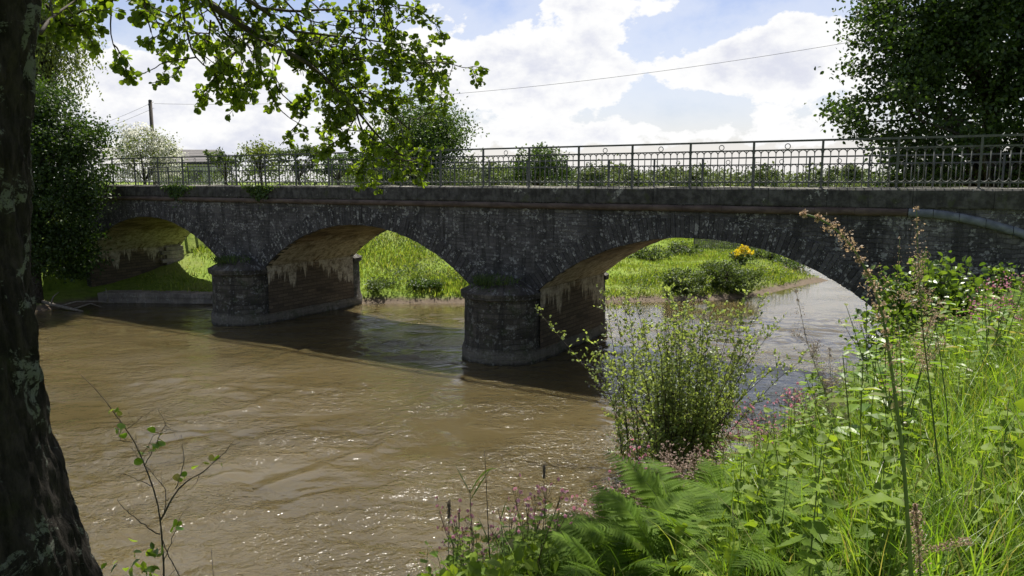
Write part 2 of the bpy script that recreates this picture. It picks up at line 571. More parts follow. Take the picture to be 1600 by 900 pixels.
M['herb_leaf'] = leaf_mat('herb_leaf', (.09, .15, .018), (.20, .28, .036), .46, .55, spec=.15)
M['grass_leaf'] = leaf_mat('grass_blade', (.085, .17, .016), (.19, .29, .035), .48, .42, c3=(.24, .22, .09))
M['meadow'] = leaf_mat('meadow_blade', (.10, .165, .028), (.22, .285, .06), .46, .55, c3=(.26, .26, .11))
M['blossom'] = leaf_mat('white_blossom', (.55, .55, .48), (.75, .74, .68), .4, .6, (1.0, 1.0, .95))
M['pink'] = leaf_mat('pink_petal', (.50, .22, .29), (.64, .40, .47), .45, .5, (1.2, .9, 1.0))
M['paletwig'] = leaf_mat('pale_seed', (.30, .22, .18), (.45, .33, .28), .4, .6, (1, 1, 1))
M['yellow'] = leaf_mat('yellow_gorse_flower', (.68, .50, .02), (.85, .68, .04), .3, .6, (1, 1, .6))
M['dockseed'] = leaf_mat('brown_dock_seed', (.24, .165, .115), (.46, .35, .26), .4, .6, (1.1, 1.0, .85))
M['dryseed'] = leaf_mat('dry_seed', (.14, .11, .08), (.27, .22, .17), .3, .7, (1, 1, 1))


def ground_mat():
    m, t, out = new_mat('bank_soil_and_turf')
    g = t.node('ShaderNodeNewGeometry')
    pos = g.outputs['Position']
    n = t.noise(pos, .35, 6, .65)
    f = t.noise(pos, 4.0, 6, .7)
    grass = t.mix(t.step(f, .3, .7), (.08, .13, .016), (.18, .25, .035))
    grass = t.mix(t.math('MULTIPLY', t.step(n, .45, .65), .6), grass, (.16, .18, .05))
    mud = t.mix(f, (.07, .052, .035), (.17, .135, .10))
    z = t.node('ShaderNodeSeparateXYZ', {0: pos}).outputs[2]
    k = t.step(t.math('ADD', z, t.math('MULTIPLY', t.math('SUBTRACT', t.noise(pos, 1.5, 4), .5), .35)), .10, .34)
    col = t.mix(k, mud, grass)
    b = t.node('ShaderNodeBump', {'Strength': .8, 'Distance': .08, 'Height': f})
    principled(t, out, col, .95, .15, b.outputs[0])
    return m


M['ground'] = ground_mat()


def water_mat():
    m, t, out = new_mat('brown_river_water')
    g = t.node('ShaderNodeNewGeometry')
    pos = g.outputs['Position']
    amp = t.ramp(t.noise(t.scale(pos, (.35, .55, 1)), 1.0, 3, .5, .4), [(.36, .12), (.64, 1.0)])
    r1 = t.noise(t.scale(pos, (1, 1.25, 1)), 3.2, 3, .6, .5)
    r2 = t.noise(t.scale(pos, (1, 1.2, 1)), 9.0, 2, .55, .3)
    h = t.math('ADD', t.math('MULTIPLY', r1, .084), t.math('MULTIPLY', r2, .034))
    # slower, smoother water upstream of the bridge
    ups = t.node('ShaderNodeVectorMath', {0: t.vmath('SUBTRACT', pos, tuple(B0)), 1: tuple(BY)}, operation='DOT_PRODUCT').outputs['Value']
    h = t.math('MULTIPLY', t.math('MULTIPLY', h, amp), t.math('SUBTRACT', 1.0, t.math('MULTIPLY', t.step(ups, .5, 7.0), .86)))
    b = t.node('ShaderNodeBump', {'Strength': 1.0, 'Distance': 1.0, 'Height': h})
    silt = t.noise(t.scale(pos, (.16, .3, 1)), 1.0, 4, .6, .5)
    col = t.mix(t.step(silt, .35, .65), (.060, .0475, .0195), (.077, .061, .027))
    p = principled(t, out, col, .085, 1.0, b.outputs[0])
    p.inputs['IOR'].default_value = 1.33
    p.inputs['Subsurface Weight'].default_value = 1.0
    p.inputs['Subsurface Radius'].default_value = (1.0, .85, .6)
    p.inputs['Subsurface Scale'].default_value = 1.1
    return m


M['water'] = water_mat()

# ------------------------------------------------------------------ terrain
NEAR = np.array([(-120, -40), (-40, -8), (-12, 2.3), (-6, 4.2), (-3, 5.4), (-.5, 7.0), (1.5, 9.0), (3.3, 11.0), (5.3, 13.0), (7.2, 15.2), (8.7, 17.2), (11.4, 21.4), (16, 29), (21, 36), (36, 52), (70, 80), (150, 140), (400, 330)], float)
FAR = np.array([(-120, -14), (-40, 20), (-26, 27), (-19.6, 30.4), (-18.2, 32.6), (-13.0, 32.2), (-10, 32.2), (-7, 32.3), (-2, 32.4), (4.2, 32.6), (9, 33.2), (11.2, 34.2), (13.2, 36.3), (15.6, 38.8), (17.2, 40), (16.2, 43), (17.5, 47), (30, 62), (62, 92), (140, 155), (400, 350)], float)


def polydist(x, y, P):
    """signed distance to an open polyline; positive on its left side when walking along it"""
    best = np.full(x.shape, 1e9)
    sgn = np.zeros(x.shape)
    for a, b in zip(P[:-1], P[1:]):
        d = b - a
        L2 = d @ d
        tt = np.clip(((x - a[0]) * d[0] + (y - a[1]) * d[1]) / L2, 0, 1)
        dx, dy = x - a[0] - tt * d[0], y - a[1] - tt * d[1]
        dd = np.hypot(dx, dy)
        cr = d[0] * (y - a[1]) - d[1] * (x - a[0])
        m = dd < best - 1e-9
        best = np.where(m, dd, best)
        sgn = np.where(m, np.sign(cr), sgn)
    return best * sgn


def sstep(x, a, b):
    t = np.clip((x - a) / (b - a), 0, 1)
    return t * t * (3 - 2 * t)


def ground_z(x, y):
    x, y = np.broadcast_arrays(np.asarray(x, float), np.asarray(y, float))
    dn = -polydist(x, y, NEAR)          # land on the right bank
    df = polydist(x, y, FAR)            # land on the far bank
    zn = np.interp(dn, [-3, 0, .5, 1, 2, 3, 4, 5.5, 12, 60], [-.9, 0, .55, 1.2, 2.4, 3.05, 3.4, 3.65, 3.8, 4.0])
    right = sstep(x, -4, 3)
    up_l = np.interp(df, [-3, 0, .6, 3, 9, 25, 120], [-.9, 0, .35, .9, 2.5, 3.6, 4.2])
    up_r = np.interp(df, [-3, 0, .6, 3, 12, 30, 60, 120, 300], [-.9, 0, .22, .32, .4, .7, 2.0, 3.4, 4.3])
    zf = up_l * (1 - right) + up_r * right
    z = np.where(dn > 0, zn, np.where(df > 0, zf, np.maximum(np.minimum(zn, 0), np.minimum(zf, 0))))
    z = z + np.where(z > .3, 1, 0) * fbm(x * .45, y * .45, octv=3, seed=3) * .10
    # road embankment on both approaches
    s = (x - B0[0]) * BX[0] + (y - B0[1]) * BX[1]
    t = (x - B0[0]) * BY[0] + (y - B0[1]) * BY[1]
    side = np.maximum(np.maximum(.45 - t, t - 4.55), 0)
    bank = 4.92 - side / 1.3
    bank = np.where((s > -22.9) & (s < 10.9), -9, bank)
    bank = np.where((s > 10.9) & (t < .45), -9, bank)
    bank = np.where((s > 10.9) & (s < 12.5) & (t > 4.55), -9, bank)
    return np.maximum(z, bank)


def axis(lo, hi, flo, fhi, step, grow=1.13):
    a = list(np.arange(flo, fhi + step / 2, step))
    st = step
    while a[-1] < hi:
        st *= grow
        a.append(a[-1] + st)
    st = step
    b = []
    c = a[0]
    while c > lo:
        st *= grow
        c -= st
        b.append(c)
    return np.array(b[::-1] + a)


gx = axis(-1500, 1500, -30, 26, .3)
gy = axis(-300, 2600, -4, 52, .3)
X, Y = np.meshgrid(gx, gy, indexing='ij')
mb = MB()
mb.grid(np.stack([X, Y, ground_z(X, Y)], -1))
tag(mb.build('ground', M['ground'], smooth=True), kind='structure')

# water: real ripples near the viewer
wx = axis(-200, 420, -20, 16, .085, 1.25)
wy = axis(-80, 420, 6.5, 30, .075, 1.2)
X, Y = np.meshgrid(wx, wy, indexing='ij')
wxp = X + .5 * vnoise(X * .5, Y * .5, seed=5)
wyp = Y + .5 * vnoise(X * .5 + 9, Y * .5, seed=6)
calm = sstep(fbm(wxp * .28, wyp * .42, octv=3, seed=31), -.35, .45)
H = (.028 * fbm(wxp * .8, wyp * 1.2, octv=3, seed=41) + .020 * fbm(wxp * 2.1, wyp * 2.8, octv=4, seed=51)) * (.22 + .78 * calm)


def ridge(pts, w, h, seed):
    d = polydist(X, Y, np.array(pts))
    wob = d + .12 * vnoise(X * 1.3, Y * 1.3, seed=seed)
    return h * np.exp(-(wob / w) ** 2) * (.6 + .5 * vnoise(X * .8, Y * .8, seed=seed + 1))


def w_at(px, py):
    u, v = (px - 800) / FPX, (450 - py) / FPX
    d = np.array([u, CP + v * SP, -SP + v * CP])
    k = EYE / -d[2]
    return (u * k, d[1] * k)


H += ridge([w_at(560, 598), w_at(470, 610), w_at(380, 640), w_at(230, 668), w_at(90, 672)], .22, .06, 71)
H += ridge([w_at(735, 575), w_at(640, 640), w_at(600, 700), w_at(420, 760)], .25, .045, 73)
H += ridge([w_at(480, 545), w_at(350, 585), w_at(200, 600), w_at(70, 600)], .25, .05, 75)
H += ridge([w_at(700, 700), w_at(560, 760), w_at(420, 800), w_at(200, 830)], .2, .045, 77)
H += ridge([w_at(900, 640), w_at(820, 690), w_at(640, 720)], .25, .035, 79)
fade = sstep(X, -21, -18) * (1 - sstep(X, 14, 17)) * sstep(Y, 5.5, 7) * (1 - sstep(Y, 28, 31))
mb = MB()
mb.grid(np.stack([X, Y, H * fade], -1))
tag(mb.build('river_water', M['water'], smooth=True), kind='structure')

# ------------------------------------------------------------------ the bridge
bridge = empty('stone_bridge', tuple(B0), BA, 'dark lichen spotted stone road bridge of three low arches over the brown river', 'bridge')
SPAN, RISE, ZS = 9.3, 1.75, 2.1
HALF = SPAN / 2
RAD = (HALF ** 2 + RISE ** 2) / (2 * RISE)
CZ = ZS + RISE - RAD
AMAX = math.asin(HALF / RAD)
PW = 2.37
ARC = [5.52, 5.52 - SPAN - PW, 5.52 - 2 * (SPAN + PW)]        # arch centres along the face
PIERC = [ARC[0] - HALF - PW / 2, ARC[1] - HALF - PW / 2]
ZT = 4.72
SL, SR = -34.0, 24.0


def zbot(s):
    z = np.full(s.shape, -.6)
    for c in ARC:
        d = np.abs(s - c)
        zi = CZ + np.sqrt(np.maximum(RAD ** 2 - d ** 2, 0)) + .03
        z = np.where(d <= HALF, zi, z)
    for c in PIERC:
        z = np.where(np.abs(s - c) < PW / 2, 1.9, z)
    return z


ss = np.sort(np.unique(np.concatenate([np.arange(SL, SR + .01, .15)] + [[c - HALF - 1e-3, c - HALF, c + HALF, c + HALF + 1e-3] for c in ARC])))
for tface, nm in ((0.0, 'spandrel_wall'), (WID, 'spandrel_wall')):
    mb = MB()
    zb = zbot(ss)
    nz = 14
    f = np.linspace(0, 1, nz)
    Z = zb[:, None] + (ZT - zb)[:, None] * f[None]
    S = np.repeat(ss[:, None], nz, 1)
    wob = .018 * fbm(S * 1.6, Z * 2.4, octv=3, seed=int(9 + tface))
    P = np.stack([S, tface + wob * (1 if tface == 0 else -1) * .8, Z], -1)
    mb.grid(P, np.stack([S, Z], -1), flip=(tface != 0))
    mb.build(nm, M['stone'], bridge, smooth=True)

for c in ARC:
    # vault
    mb = MB()
    th = np.linspace(-AMAX, AMAX, 40)
    tt = np.linspace(.02, WID - .02, 22)
    T_, Y_ = np.meshgrid(th, tt, indexing='ij')
    rr = RAD + .012 * fbm(T_ * 12, Y_ * 2, octv=3, seed=4)
    P = np.stack([c + rr * np.sin(T_), Y_, CZ + rr * np.cos(T_)], -1)
    mb.grid(P, np.stack([Y_, T_ * RAD], -1))
    mb.build('arch_vault', M['barrel'], bridge, smooth=True)
    # voussoirs of both faces
    for face in (0, 1):
        mb = MB()
        nst = 84
        edges = np.linspace(-AMAX, AMAX, nst + 1)
        for k in range(nst):
            g = .006 / RAD * random.uniform(.5, 2)
            a0, a1 = edges[k] + g, edges[k + 1] - g
            out = RAD + .58 + random.uniform(-.12, .07)
            pr = .02 + random.uniform(-.008, .012)
            y0, y1 = (-pr, .22) if face == 0 else (WID - .22, WID + pr)
            an = np.array([a0, (a0 + a1) / 2, a1])
            ri = RAD + random.uniform(-.008, .012)
            pts = []
            for yv in (y0, y1):
                for rv in (ri, out):
                    for av in an:
                        pts.append((c + rv * sin(av), yv, CZ + rv * cos(av)))
            fcs = []
            for j in (0, 1):
                fcs += [(j, j + 1, 4 + j, 3 + j), (6 + j + 1, 6 + j, 9 + j, 10 + j), (j + 1, j, 6 + j, 7 + j), (3 + j, 4 + j, 10 + j, 9 + j)]
            fcs += [(0, 3, 9, 6), (5, 2, 8, 11)]
            ro = random.uniform(0, 50)
            uv = [(av * RAD * 1.0 + ro * 0, rv) for yv in (y0, y1) for rv in (ri, out) for av in an]
            uv = [(b_ + ro, a_ + ro * .37) for (a_, b_) in uv]
            # bricks would cross a single stone: keep one row and one brick per stone
            mb.add(pts, fcs, uv)
        mb.build('arch_ring', M['ring'], bridge)

# piers with rounded cutwaters
for pi_, c in enumerate(PIERC):
    mb = MB()
    h = PW / 2
    ang = np.linspace(-pi / 2, pi / 2, 19)
    front = [(c + h * sin(a), -h * cos(a) * .95) for a in ang]
    back = [(c + h * sin(a), WID + h * cos(a) * .95) for a in ang[::-1]]
    side_r = [(c + h, y) for y in np.linspace(0.2, WID - .2, 12)]
    side_l = [(c - h, y) for y in np.linspace(WID - .2, .2, 12)]
    outl = np.array(front + side_r + back + side_l + [front[0]])
    Ls = np.concatenate([[0], np.cumsum(np.hypot(*np.diff(outl, axis=0).T))])
    zz = np.linspace(-.7, 2.1, 15)
    nrm = outl - np.array([c, np.nan])
    cx = np.clip(outl[:, 1], 0, WID)
    dirv = np.stack([outl[:, 0] - c, outl[:, 1] - cx], -1)
    dl = np.linalg.norm(dirv, axis=1)[:, None]
    dirv = dirv / dl
    P = np.zeros((len(outl), len(zz), 3))
    for k, z in enumerate(zz):
        w = .012 * fbm(Ls * 2.0, np.full(len(Ls), z * 3), octv=3, seed=60 + pi_)
        w[-1] = w[0]
        flare = .07 * float(sstep(np.array(.35 - z), -.05, .05)) + .03 * (2.1 - z) / 2
        oo = outl + dirv * (w[:, None] + flare)
        P[:, k, :2] = oo
        P[:, k, 2] = z
    uvp = np.stack(np.broadcast_arrays(Ls[:, None], zz[None]), -1)
    pier = None
    mbn = MB()
    mbn.grid(P, uvp)
    pier = mbn.build('pier', [M['pier_mat']] if 'pier_mat' in M else M['pier'], bridge, smooth=True)
    # capping stones and sloping top on both noses
    for end in (0, 1):
        mbc = MB()
        a = np.linspace(-pi / 2, pi / 2, 25)
        prof = [(1.0, 1.86), (1.09, 1.90), (1.10, 2.06), (1.02, 2.10), (.6, 2.36), (.05, 2.52)]
        PP = np.zeros((len(a), len(prof), 3))
        for k, (r, z) in enumerate(prof):
            jit = .02 * fbm(a * 5, np.full(len(a), z * 3), octv=2, seed=80 + pi_)
            rr = h * (r + jit)
            PP[:, k, 0] = c + rr * np.sin(a)
            PP[:, k, 1] = -rr * np.cos(a) * .97 if end == 0 else WID + rr * np.cos(a) * .97
            PP[:, k, 2] = z
        mbc.grid(PP, np.stack(np.broadcast_arrays((a * h)[:, None], np.array([p[1] for p in prof])[None]), -1), flip=(end == 1))
        mbc.build('pier_cap', M['pier'], pier, smooth=False)

# vault flanks on the piers and abutments get the lime-stained stone: thin skins standing proud of the pier
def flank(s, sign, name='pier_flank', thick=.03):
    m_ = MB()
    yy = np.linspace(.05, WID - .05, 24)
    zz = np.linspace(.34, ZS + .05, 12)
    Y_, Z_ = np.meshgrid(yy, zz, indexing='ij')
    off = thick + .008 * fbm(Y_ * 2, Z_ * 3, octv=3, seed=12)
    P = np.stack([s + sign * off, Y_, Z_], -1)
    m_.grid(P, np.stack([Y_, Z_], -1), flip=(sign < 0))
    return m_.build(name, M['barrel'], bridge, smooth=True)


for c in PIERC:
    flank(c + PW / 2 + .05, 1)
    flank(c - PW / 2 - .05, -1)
# abutments
mb = MB()
sl = ARC[2] - HALF
mb.box((sl - 1.2, .02, -.7), (sl, WID - .02, ZS + .02))
mb.build('abutment', M['pier'], bridge)
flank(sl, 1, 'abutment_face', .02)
sr = ARC[0] + HALF
mb = MB()
mb.box((sr, .02, -.7), (sr + 1.2, WID - .02, ZS + .02))
mb.build('abutment', M['pier'], bridge)
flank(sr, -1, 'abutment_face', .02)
# coursed quoin pier at the rear of the left abutment
mb = MB()
for k in range(9):
    z0 = .3 + k * .2
    w_ = .38 + .1 * (k % 2) + random.uniform(0, .05)
    mb.box((sl - .1, WID - .9 - .25 * (k % 2), z0 + .008), (sl + .16 + random.uniform(0, .04), WID + .05, z0 + .192))
mb.build('quoin', M['quay'], bridge)

# deck, parapets, string mouldings
mb = MB()
mb.box((SL, .36, 4.4), (SR, WID - .36, 4.93))
mb.build('deck_slab', M['road'], bridge)
for face in (0, 1):
    mb = MB()
    s = SL
    while s < SR:
        L = random.uniform(1.3, 1.9)
        e = random.uniform(-.008, .008)
        y0, y1 = (-.07 + e, .36) if face == 0 else (WID - .36, WID + .07 + e)
        n = 6
        xs = np.linspace(s + .004, min(s + L, SR) - .004, n)
        prof = [(y0 + .01, ZT), (y0, ZT + .03), (y0, 5.11), (y0 + .035, 5.15 + e * .5), (y1 - .035, 5.15 + e * .5), (y1, 5.11), (y1, ZT)]
        P = np.zeros((n, len(prof), 3))
        for i in range(n):
            for k, (yy, zz) in enumerate(prof):
                jx = .010 * vnoise(np.array(xs[i] * 2), np.array(k * 3.3 + face * 50), seed=5)
                P[i, k] = (xs[i], yy + jx, zz + (jx if 2 <= k <= 5 else 0))
        mb.grid(P, P[:, :, [0, 2]])
        for i in (0, n - 1):
            mb.add(P[i], [tuple(range(len(prof)))[::(1 if i else -1)]])
        s += L
    mb.build('parapet', M['parapet'], bridge)

for face in (0, 1):
    mb = MB()
    brk = 10.4
    s = SL
    segs = []
    while s < (brk if face == 0 else SR):
        L = random.uniform(.8, 1.5)
        e2 = min(s + L, brk if face == 0 else SR)
        segs.append((s, e2))
        s = e2
    sg = 1 if face == 0 else -1
    yb = 0.0 if face == 0 else WID
    a = np.linspace(-pi / 2, pi / 2, 8)
    for (s0, s1) in segs:
        jz = random.uniform(-.006, .006)
        xs = np.linspace(s0 + .003, s1 - .003, 5)
        P = np.zeros((len(xs), len(a) + 2, 3))
        for i, x in enumerate(xs):
            w_ = .010 * vnoise(np.array(x * 3.0), np.array(7.7 + face), seed=8)
            pr = [(yb + .05 * sg, 4.53)] + [(yb - sg * (.05 + .075 * cos(t_)), 4.615 + jz + (.085 + w_) * sin(t_)) for t_ in a] + [(yb + .05 * sg, 4.70)]
            P[i] = [(x, p[0], p[1]) for p in pr]
        mb.grid(P, P[:, :, [0, 2]], flip=(face == 1))
        for i in (0, len(xs) - 1):
            mb.add(P[i], [tuple(range(P.shape[1]))])
    mb.build('string_moulding', M['moulding'], bridge, smooth=True)

# grey end of the moulding, bending down over the right wing wall
mb = MB()
path = [(10.41, 4.615), (10.9, 4.60), (11.4, 4.53), (11.9, 4.42), (12.4, 4.27), (12.9, 4.10)]
for (s0, z0), (s1, z1) in zip(path[:-1], path[1:]):
    a = np.linspace(-pi / 2, pi / 2, 8)
    P = np.zeros((2, 10, 3))
    for i, (x, zc) in enumerate(((s0 + .006, z0), (s1 - .006, z1))):
        P[i] = [(x, .05, zc - .09)] + [(x, -(.06 + .075 * cos(t_)), zc + .095 * sin(t_)) for t_ in a] + [(x, .05, zc + .09)]
    mb.grid(P, P[:, :, [0, 2]])
    for i in (0, 1):
        mb.add(P[i], [tuple(range(10))])
mb.build('lead_flashing', M['lead'], bridge, smooth=True)

# road surface over the deck and the approaches
mb = MB()
c4 = [br(-120, .5, 4.955), br(120, .5, 4.955), br(120, WID - .5, 4.955), br(-120, WID - .5, 4.955)]
mb.add(c4, [(0, 1, 2, 3)])
tag(mb.build('road', M['road']), kind='structure')

# ------------------------------------------------------------------ railings
NB, BAY = 9, 1.6


def panel_mb():
    m_ = MB()
    d = BAY / NB
    zt, zb = .905, .15
    r = .0125
    for k in range(NB + 1):
        x = k * d
        if 0 < k < NB:
            m_.tube([(x, 0, 0), (x, 0, zb + .01)], .008, 4)
            m_.tube([(x, 0, zb + d / 2), (x, 0, zt - d / 2)], r, 4)
        m_.tube([(x if 0 < k < NB else (x + .03 if k == 0 else x - .03), 0, zt - d / 2 + .02), (x if 0 < k < NB else (x + .03 if k == 0 else x - .03), 0, zt)], .007, 4)
    for k in range(NB):
        x0 = k * d
        a = np.linspace(0, pi, 8)
        xx = x0 + d / 2 - d / 2 * np.cos(a)
        m_.tube(np.stack([xx, 0 * a, zt - d / 2 + (d / 2) * np.sin(a)], -1), .0105, 4)
        m_.tube(np.stack([xx, 0 * a, zb + d / 2 - (d / 2) * np.sin(a)], -1), .0105, 4)
    a = np.linspace(0, 2 * pi, 15)
    m_.tube(np.stack([BAY / 2 + .062 * np.cos(a), 0 * a, 1.0 + .062 * np.sin(a)], -1), .010, 4)
    return m_


def railing(t0, zb, s0, n, label):
    root = empty('iron_railing', tuple(br(s0, t0, zb)), BA, label, 'railing')
    for k in range(n):
        if k == 0:
            pn = panel_mb().build('panel', M['iron'], root, smooth=True)
        else:
            c = RAIL['panel'].copy() if 'panel' in RAIL else pn.copy()
            COL.objects.link(c)
            c.parent = root
            c.location = (k * BAY, 0, 0)
    for k in range(n + 1):
        if k == 0:
            m_ = MB()
            m_.box((-.024, -.024, -.02), (.024, .024, 1.12))
            m_.box((-.045, -.04, -.02), (.045, .04, .015))
            po = m_.build('post', M['iron'], root)
        else:
            c = po.copy()
            COL.objects.link(c)
            c.parent = root
            c.location = (k * BAY, 0, 0)
    m_ = MB()
    L = n * BAY
    m_.box((-.03, -.032, 1.105), (L + .03, .032, 1.15))
    m_.build('handrail', M['iron'], root)
    for z in (.915, .135):
        m_ = MB()
        for k in range(n):
            m_.box((k * BAY + .0245, -.014, z - .016), ((k + 1) * BAY - .0245, .014, z + .016))
        m_.build('rail', M['iron'], root)
    return root


RAIL = {}
railing(.13, 5.15, 5.31 - 1.6 * 19, 31, 'dark iron railing with hoop pattern along the near edge of the bridge')
railing(WID - .13, 4.90, 5.9 - 1.6 * 19, 31, 'iron railing on the far edge of the bridge, seen through the near one')

# ------------------------------------------------------------------ quay, shore and driftwood
a_, b_ = np.array([-18.3, 32.55]), np.array([-12.4, 32.15])
quay = empty('stone_quay', (a_[0], a_[1], 0), atan2(b_[1] - a_[1], b_[0] - a_[0]), 'low stone quay at the water edge under the leftmost arch', 'quay')
Lq = float(np.linalg.norm(b_ - a_))
mb = MB()
mb.box((0, 0, -.6), (Lq, .9, .26))
mb.build('wall', M['quay'], quay)
x = 0
while x < Lq:
    w_ = random.uniform(.9, 1.3)
    mb = MB()
    mb.box((x + .008, -.05 + random.uniform(-.01, .01), .262), (min(x + w_, Lq) - .008, .85, .45 + random.uniform(-.008, .008)))
    mb.build('coping_slab', M['quay'], quay)
    x += w_
dw = empty('driftwood', tuple(at(95, 484, 30.6)), 0, 'bare grey driftwood log with broken branches on the muddy shore', 'driftwood')
mb = MB()
p0 = np.zeros(3)
mb.tube([(-1.3, .5, .35), (-.5, .2, .2), (.4, -.1, .08), (1.1, -.3, -.02)], [.06, .075, .07, .04], 7)
mb.build('log', M['deadtwig'], dw, True)
for pts in ([(.0, .05, .15), (.5, .3, .3), (1.3, .5, .28), (2.0, .5, .2)], [(.6, -.1, .05), (1.2, .1, .25), (1.7, 0, .12)], [(-.5, .2, .2), (-.4, .2, .5), (-.2, .3, .7)], [(1.7, .5, .2), (1.72, .5, .5), (1.66, .5, .85)]):
    mb = MB()
    mb.tube(pts, np.linspace(.045, .012, len(pts)), 5)
    mb.build('branch', M['deadtwig'], dw, True)

# ------------------------------------------------------------------ trees
def rand_dirs(n, up=.0):
    d = rng.normal(size=(n, 3))
    d[:, 2] += up
    return d / np.linalg.norm(d, axis=1)[:, None]


def lobes_points(lobes, n, shell=.55):
    w = np.array([l[1][0] * l[1][1] * l[1][2] for l in lobes]) ** .67
    idx = rng.choice(len(lobes), n, p=w / w.sum())
    d = rand_dirs(n)
    r = shell + (1 - shell) * rng.random(n) ** .6
    C = np.array([l[0] for l in lobes])[idx]
    Rr = np.array([l[1] for l in lobes])[idx]
    return C + d * Rr * r[:, None]


def clump_leaves(mb, centers, per, sig, size, kind='dia', mi=0, up=.8, droop=0.0, flat=.7, wid=1.0):
    n = len(centers) * per
    sg = np.repeat(sig * rng.uniform(.6, 1.3, len(centers)), per)
    off = rng.normal(size=(n, 3)) * sg[:, None]
    off[:, 2] *= flat
    P = np.repeat(centers, per, 0) + off
    D = rand_dirs(n)
    D[:, 2] -= droop
    Nn = rand_dirs(n, up)
    mb.leaves(P, D, Nn, size * rng.uniform(.65, 1.25, n), kind, mi, wid)


def limbs(mb, trunk_pts, trunk_r, targets, r0=.35, sides=5, sag=.0):
    trunk_pts = np.asarray(trunk_pts, float)
    for tg in targets:
        hz = trunk_pts[:, 2]
        want = min(hz[-1], max(hz[0] + (hz[-1] - hz[0]) * .3, tg[2] - np.linalg.norm(tg[:2] - trunk_pts[-1, :2]) * .7))
        k = int(np.argmin(np.abs(hz - want)))
        s = trunk_pts[k]
        m1 = s * .55 + tg * .45 + rng.normal(size=3) * .06 * np.linalg.norm(tg - s) + np.array([0, 0, .08 * np.linalg.norm(tg - s)])
        m2 = s * .2 + tg * .8 + rng.normal(size=3) * .05 * np.linalg.norm(tg - s)
        mb.tube([s, m1, m2, tg], np.array([1, .6, .32, .12]) * trunk_r[k] * r0, sides)


def tree(name, base, trunk_h, trunk_r, lobes, nclump, per, sig, size, leafm, label, cat='tree', group=None, kind='dia', nlimb=30, barkm='bark2', up=.8, droop=0.0, shell=.5, flat=.7, wid=1.0, extra=None):
    """lobes are relative to the base"""
    root = empty(name, tuple(base), 0, label, cat, group)
    mbt = MB()
    tp = np.array([(0, 0, -.4), (.02, .01, trunk_h * .3), (rng.normal() * .03 * trunk_h, rng.normal() * .03 * trunk_h, trunk_h * .65), (rng.normal() * .05 * trunk_h, rng.normal() * .05 * trunk_h, trunk_h)])
    tr = np.array([1.25, 1, .75, .3]) * trunk_r
    mbt.tube(tp, tr, 9)
    cen = lobes_points(lobes, nclump, shell)
    limbs(mbt, tp, tr, cen[rng.permutation(nclump)[:nlimb]])
    mbt.build('trunk', M[barkm], root, True)
    mbc = MB()
    clump_leaves(mbc, cen, per, sig, size, kind, 0, up, droop, flat, wid)
    if extra:
        extra(mbc, cen)
    mbc.build('crown', leafm, root)
    return root


def gz(x, y):
    return float(ground_z(np.array([x]), np.array([y]))[0])


def base_at(px, Y):
    x = (px - 800) / FPX * Y
    # correct for pitch: forward distance differs a little from Y
    p = at(px, 284, Y)
    return np.array([p[0], Y, gz(p[0], Y)])


# big dark tree on the right bank, behind the bridge
b = np.array([17.2, 27.0, gz(17.2, 27.0)])
L = lambda px, py, Y, r: (at(px, py, Y) - b, r)
lob = [L(1420, 60, 26.5, (2.2, 2.3, 2.2)), L(1395, 170, 25.8, (1.9, 2.0, 1.5)), L(1500, 110, 26.5, (2.4, 2.4, 2.4)), L(1590, 40, 26, (2.8, 2.4, 2.6)), L(1480, 0, 27, (3.0, 2.6, 2.4)), L(1470, 235, 26, (2.0, 1.8, 1.1)), L(1600, 190, 26.5, (2.3, 2.2, 1.6)), L(1680, 120, 27, (3, 3, 3.4)), L(1560, -120, 27.5, (4, 3.5, 3)), L(1430, 270, 27, (1.1, 1.2, .9)), L(1580, 270, 27, (1.5, 1.2, .8))]
tree('broadleaf_tree', b, 8.5, .38, lob, 560, 120, .40, .15, M['maple_leaf'], 'tall dark broadleaf tree rising behind the right end of the bridge', nlimb=90, kind='oval', shell=.35, flat=.6)

# trees and bushes seen above the railing, left to right
def far_tree(px, Y, top, bot, wpx, label, leafm='far_leaf', name='tree', size=None, dens=1.0, cat='tree', group=None, nlob=6, per=46, twiggy=False, shell=.45, extra=None, trunk=None, base=None):
    k = Y / FPX
    b = base_at(px, Y) if base is None else np.array(base, float)
    ztop, zbot_ = EYE + (284 - top) * k, EYE + (284 - bot) * k
    ztop = max(ztop, zbot_ + .45)
    W = wpx * k / 2
    Hh = (ztop - zbot_) / 2
    cz = (ztop + zbot_) / 2 - b[2]
    lobes = [((0, 0, cz), (W * .72, W * .7, Hh * .85))]
    for j in range(nlob):
        a = j / nlob * 2 * pi + rng.uniform(-.4, .4)
        lobes.append(((W * .5 * cos(a), W * .5 * sin(a), cz + Hh * rng.uniform(-.55, .5)), (W * rng.uniform(.38, .52), W * .45, Hh * rng.uniform(.34, .5))))
    size = size or max(.07, 4.2 * k)
    vol = W * W * Hh
    ncl = int(np.clip(dens * 4.4 * pi * W * Hh / (.33 * size * size) / per, 24, 700))
    return tree(name, b, max(.3, cz + Hh * .3), trunk or max(.03, W * .07), lobes, ncl, per, max(.14, min(W, Hh) * .17), size, M[leafm] if isinstance(leafm, str) else leafm, label, cat, group, nlimb=min(ncl, 60 if twiggy else 26), shell=shell, extra=extra)


def hawth_extra(mb, cen):
    # sprays of white blossom lie over the outside of the crown
    c = cen[rng.random(len(cen)) < .75]
    clump_leaves(mb, c, 46, .22, .09, 'round', 1)


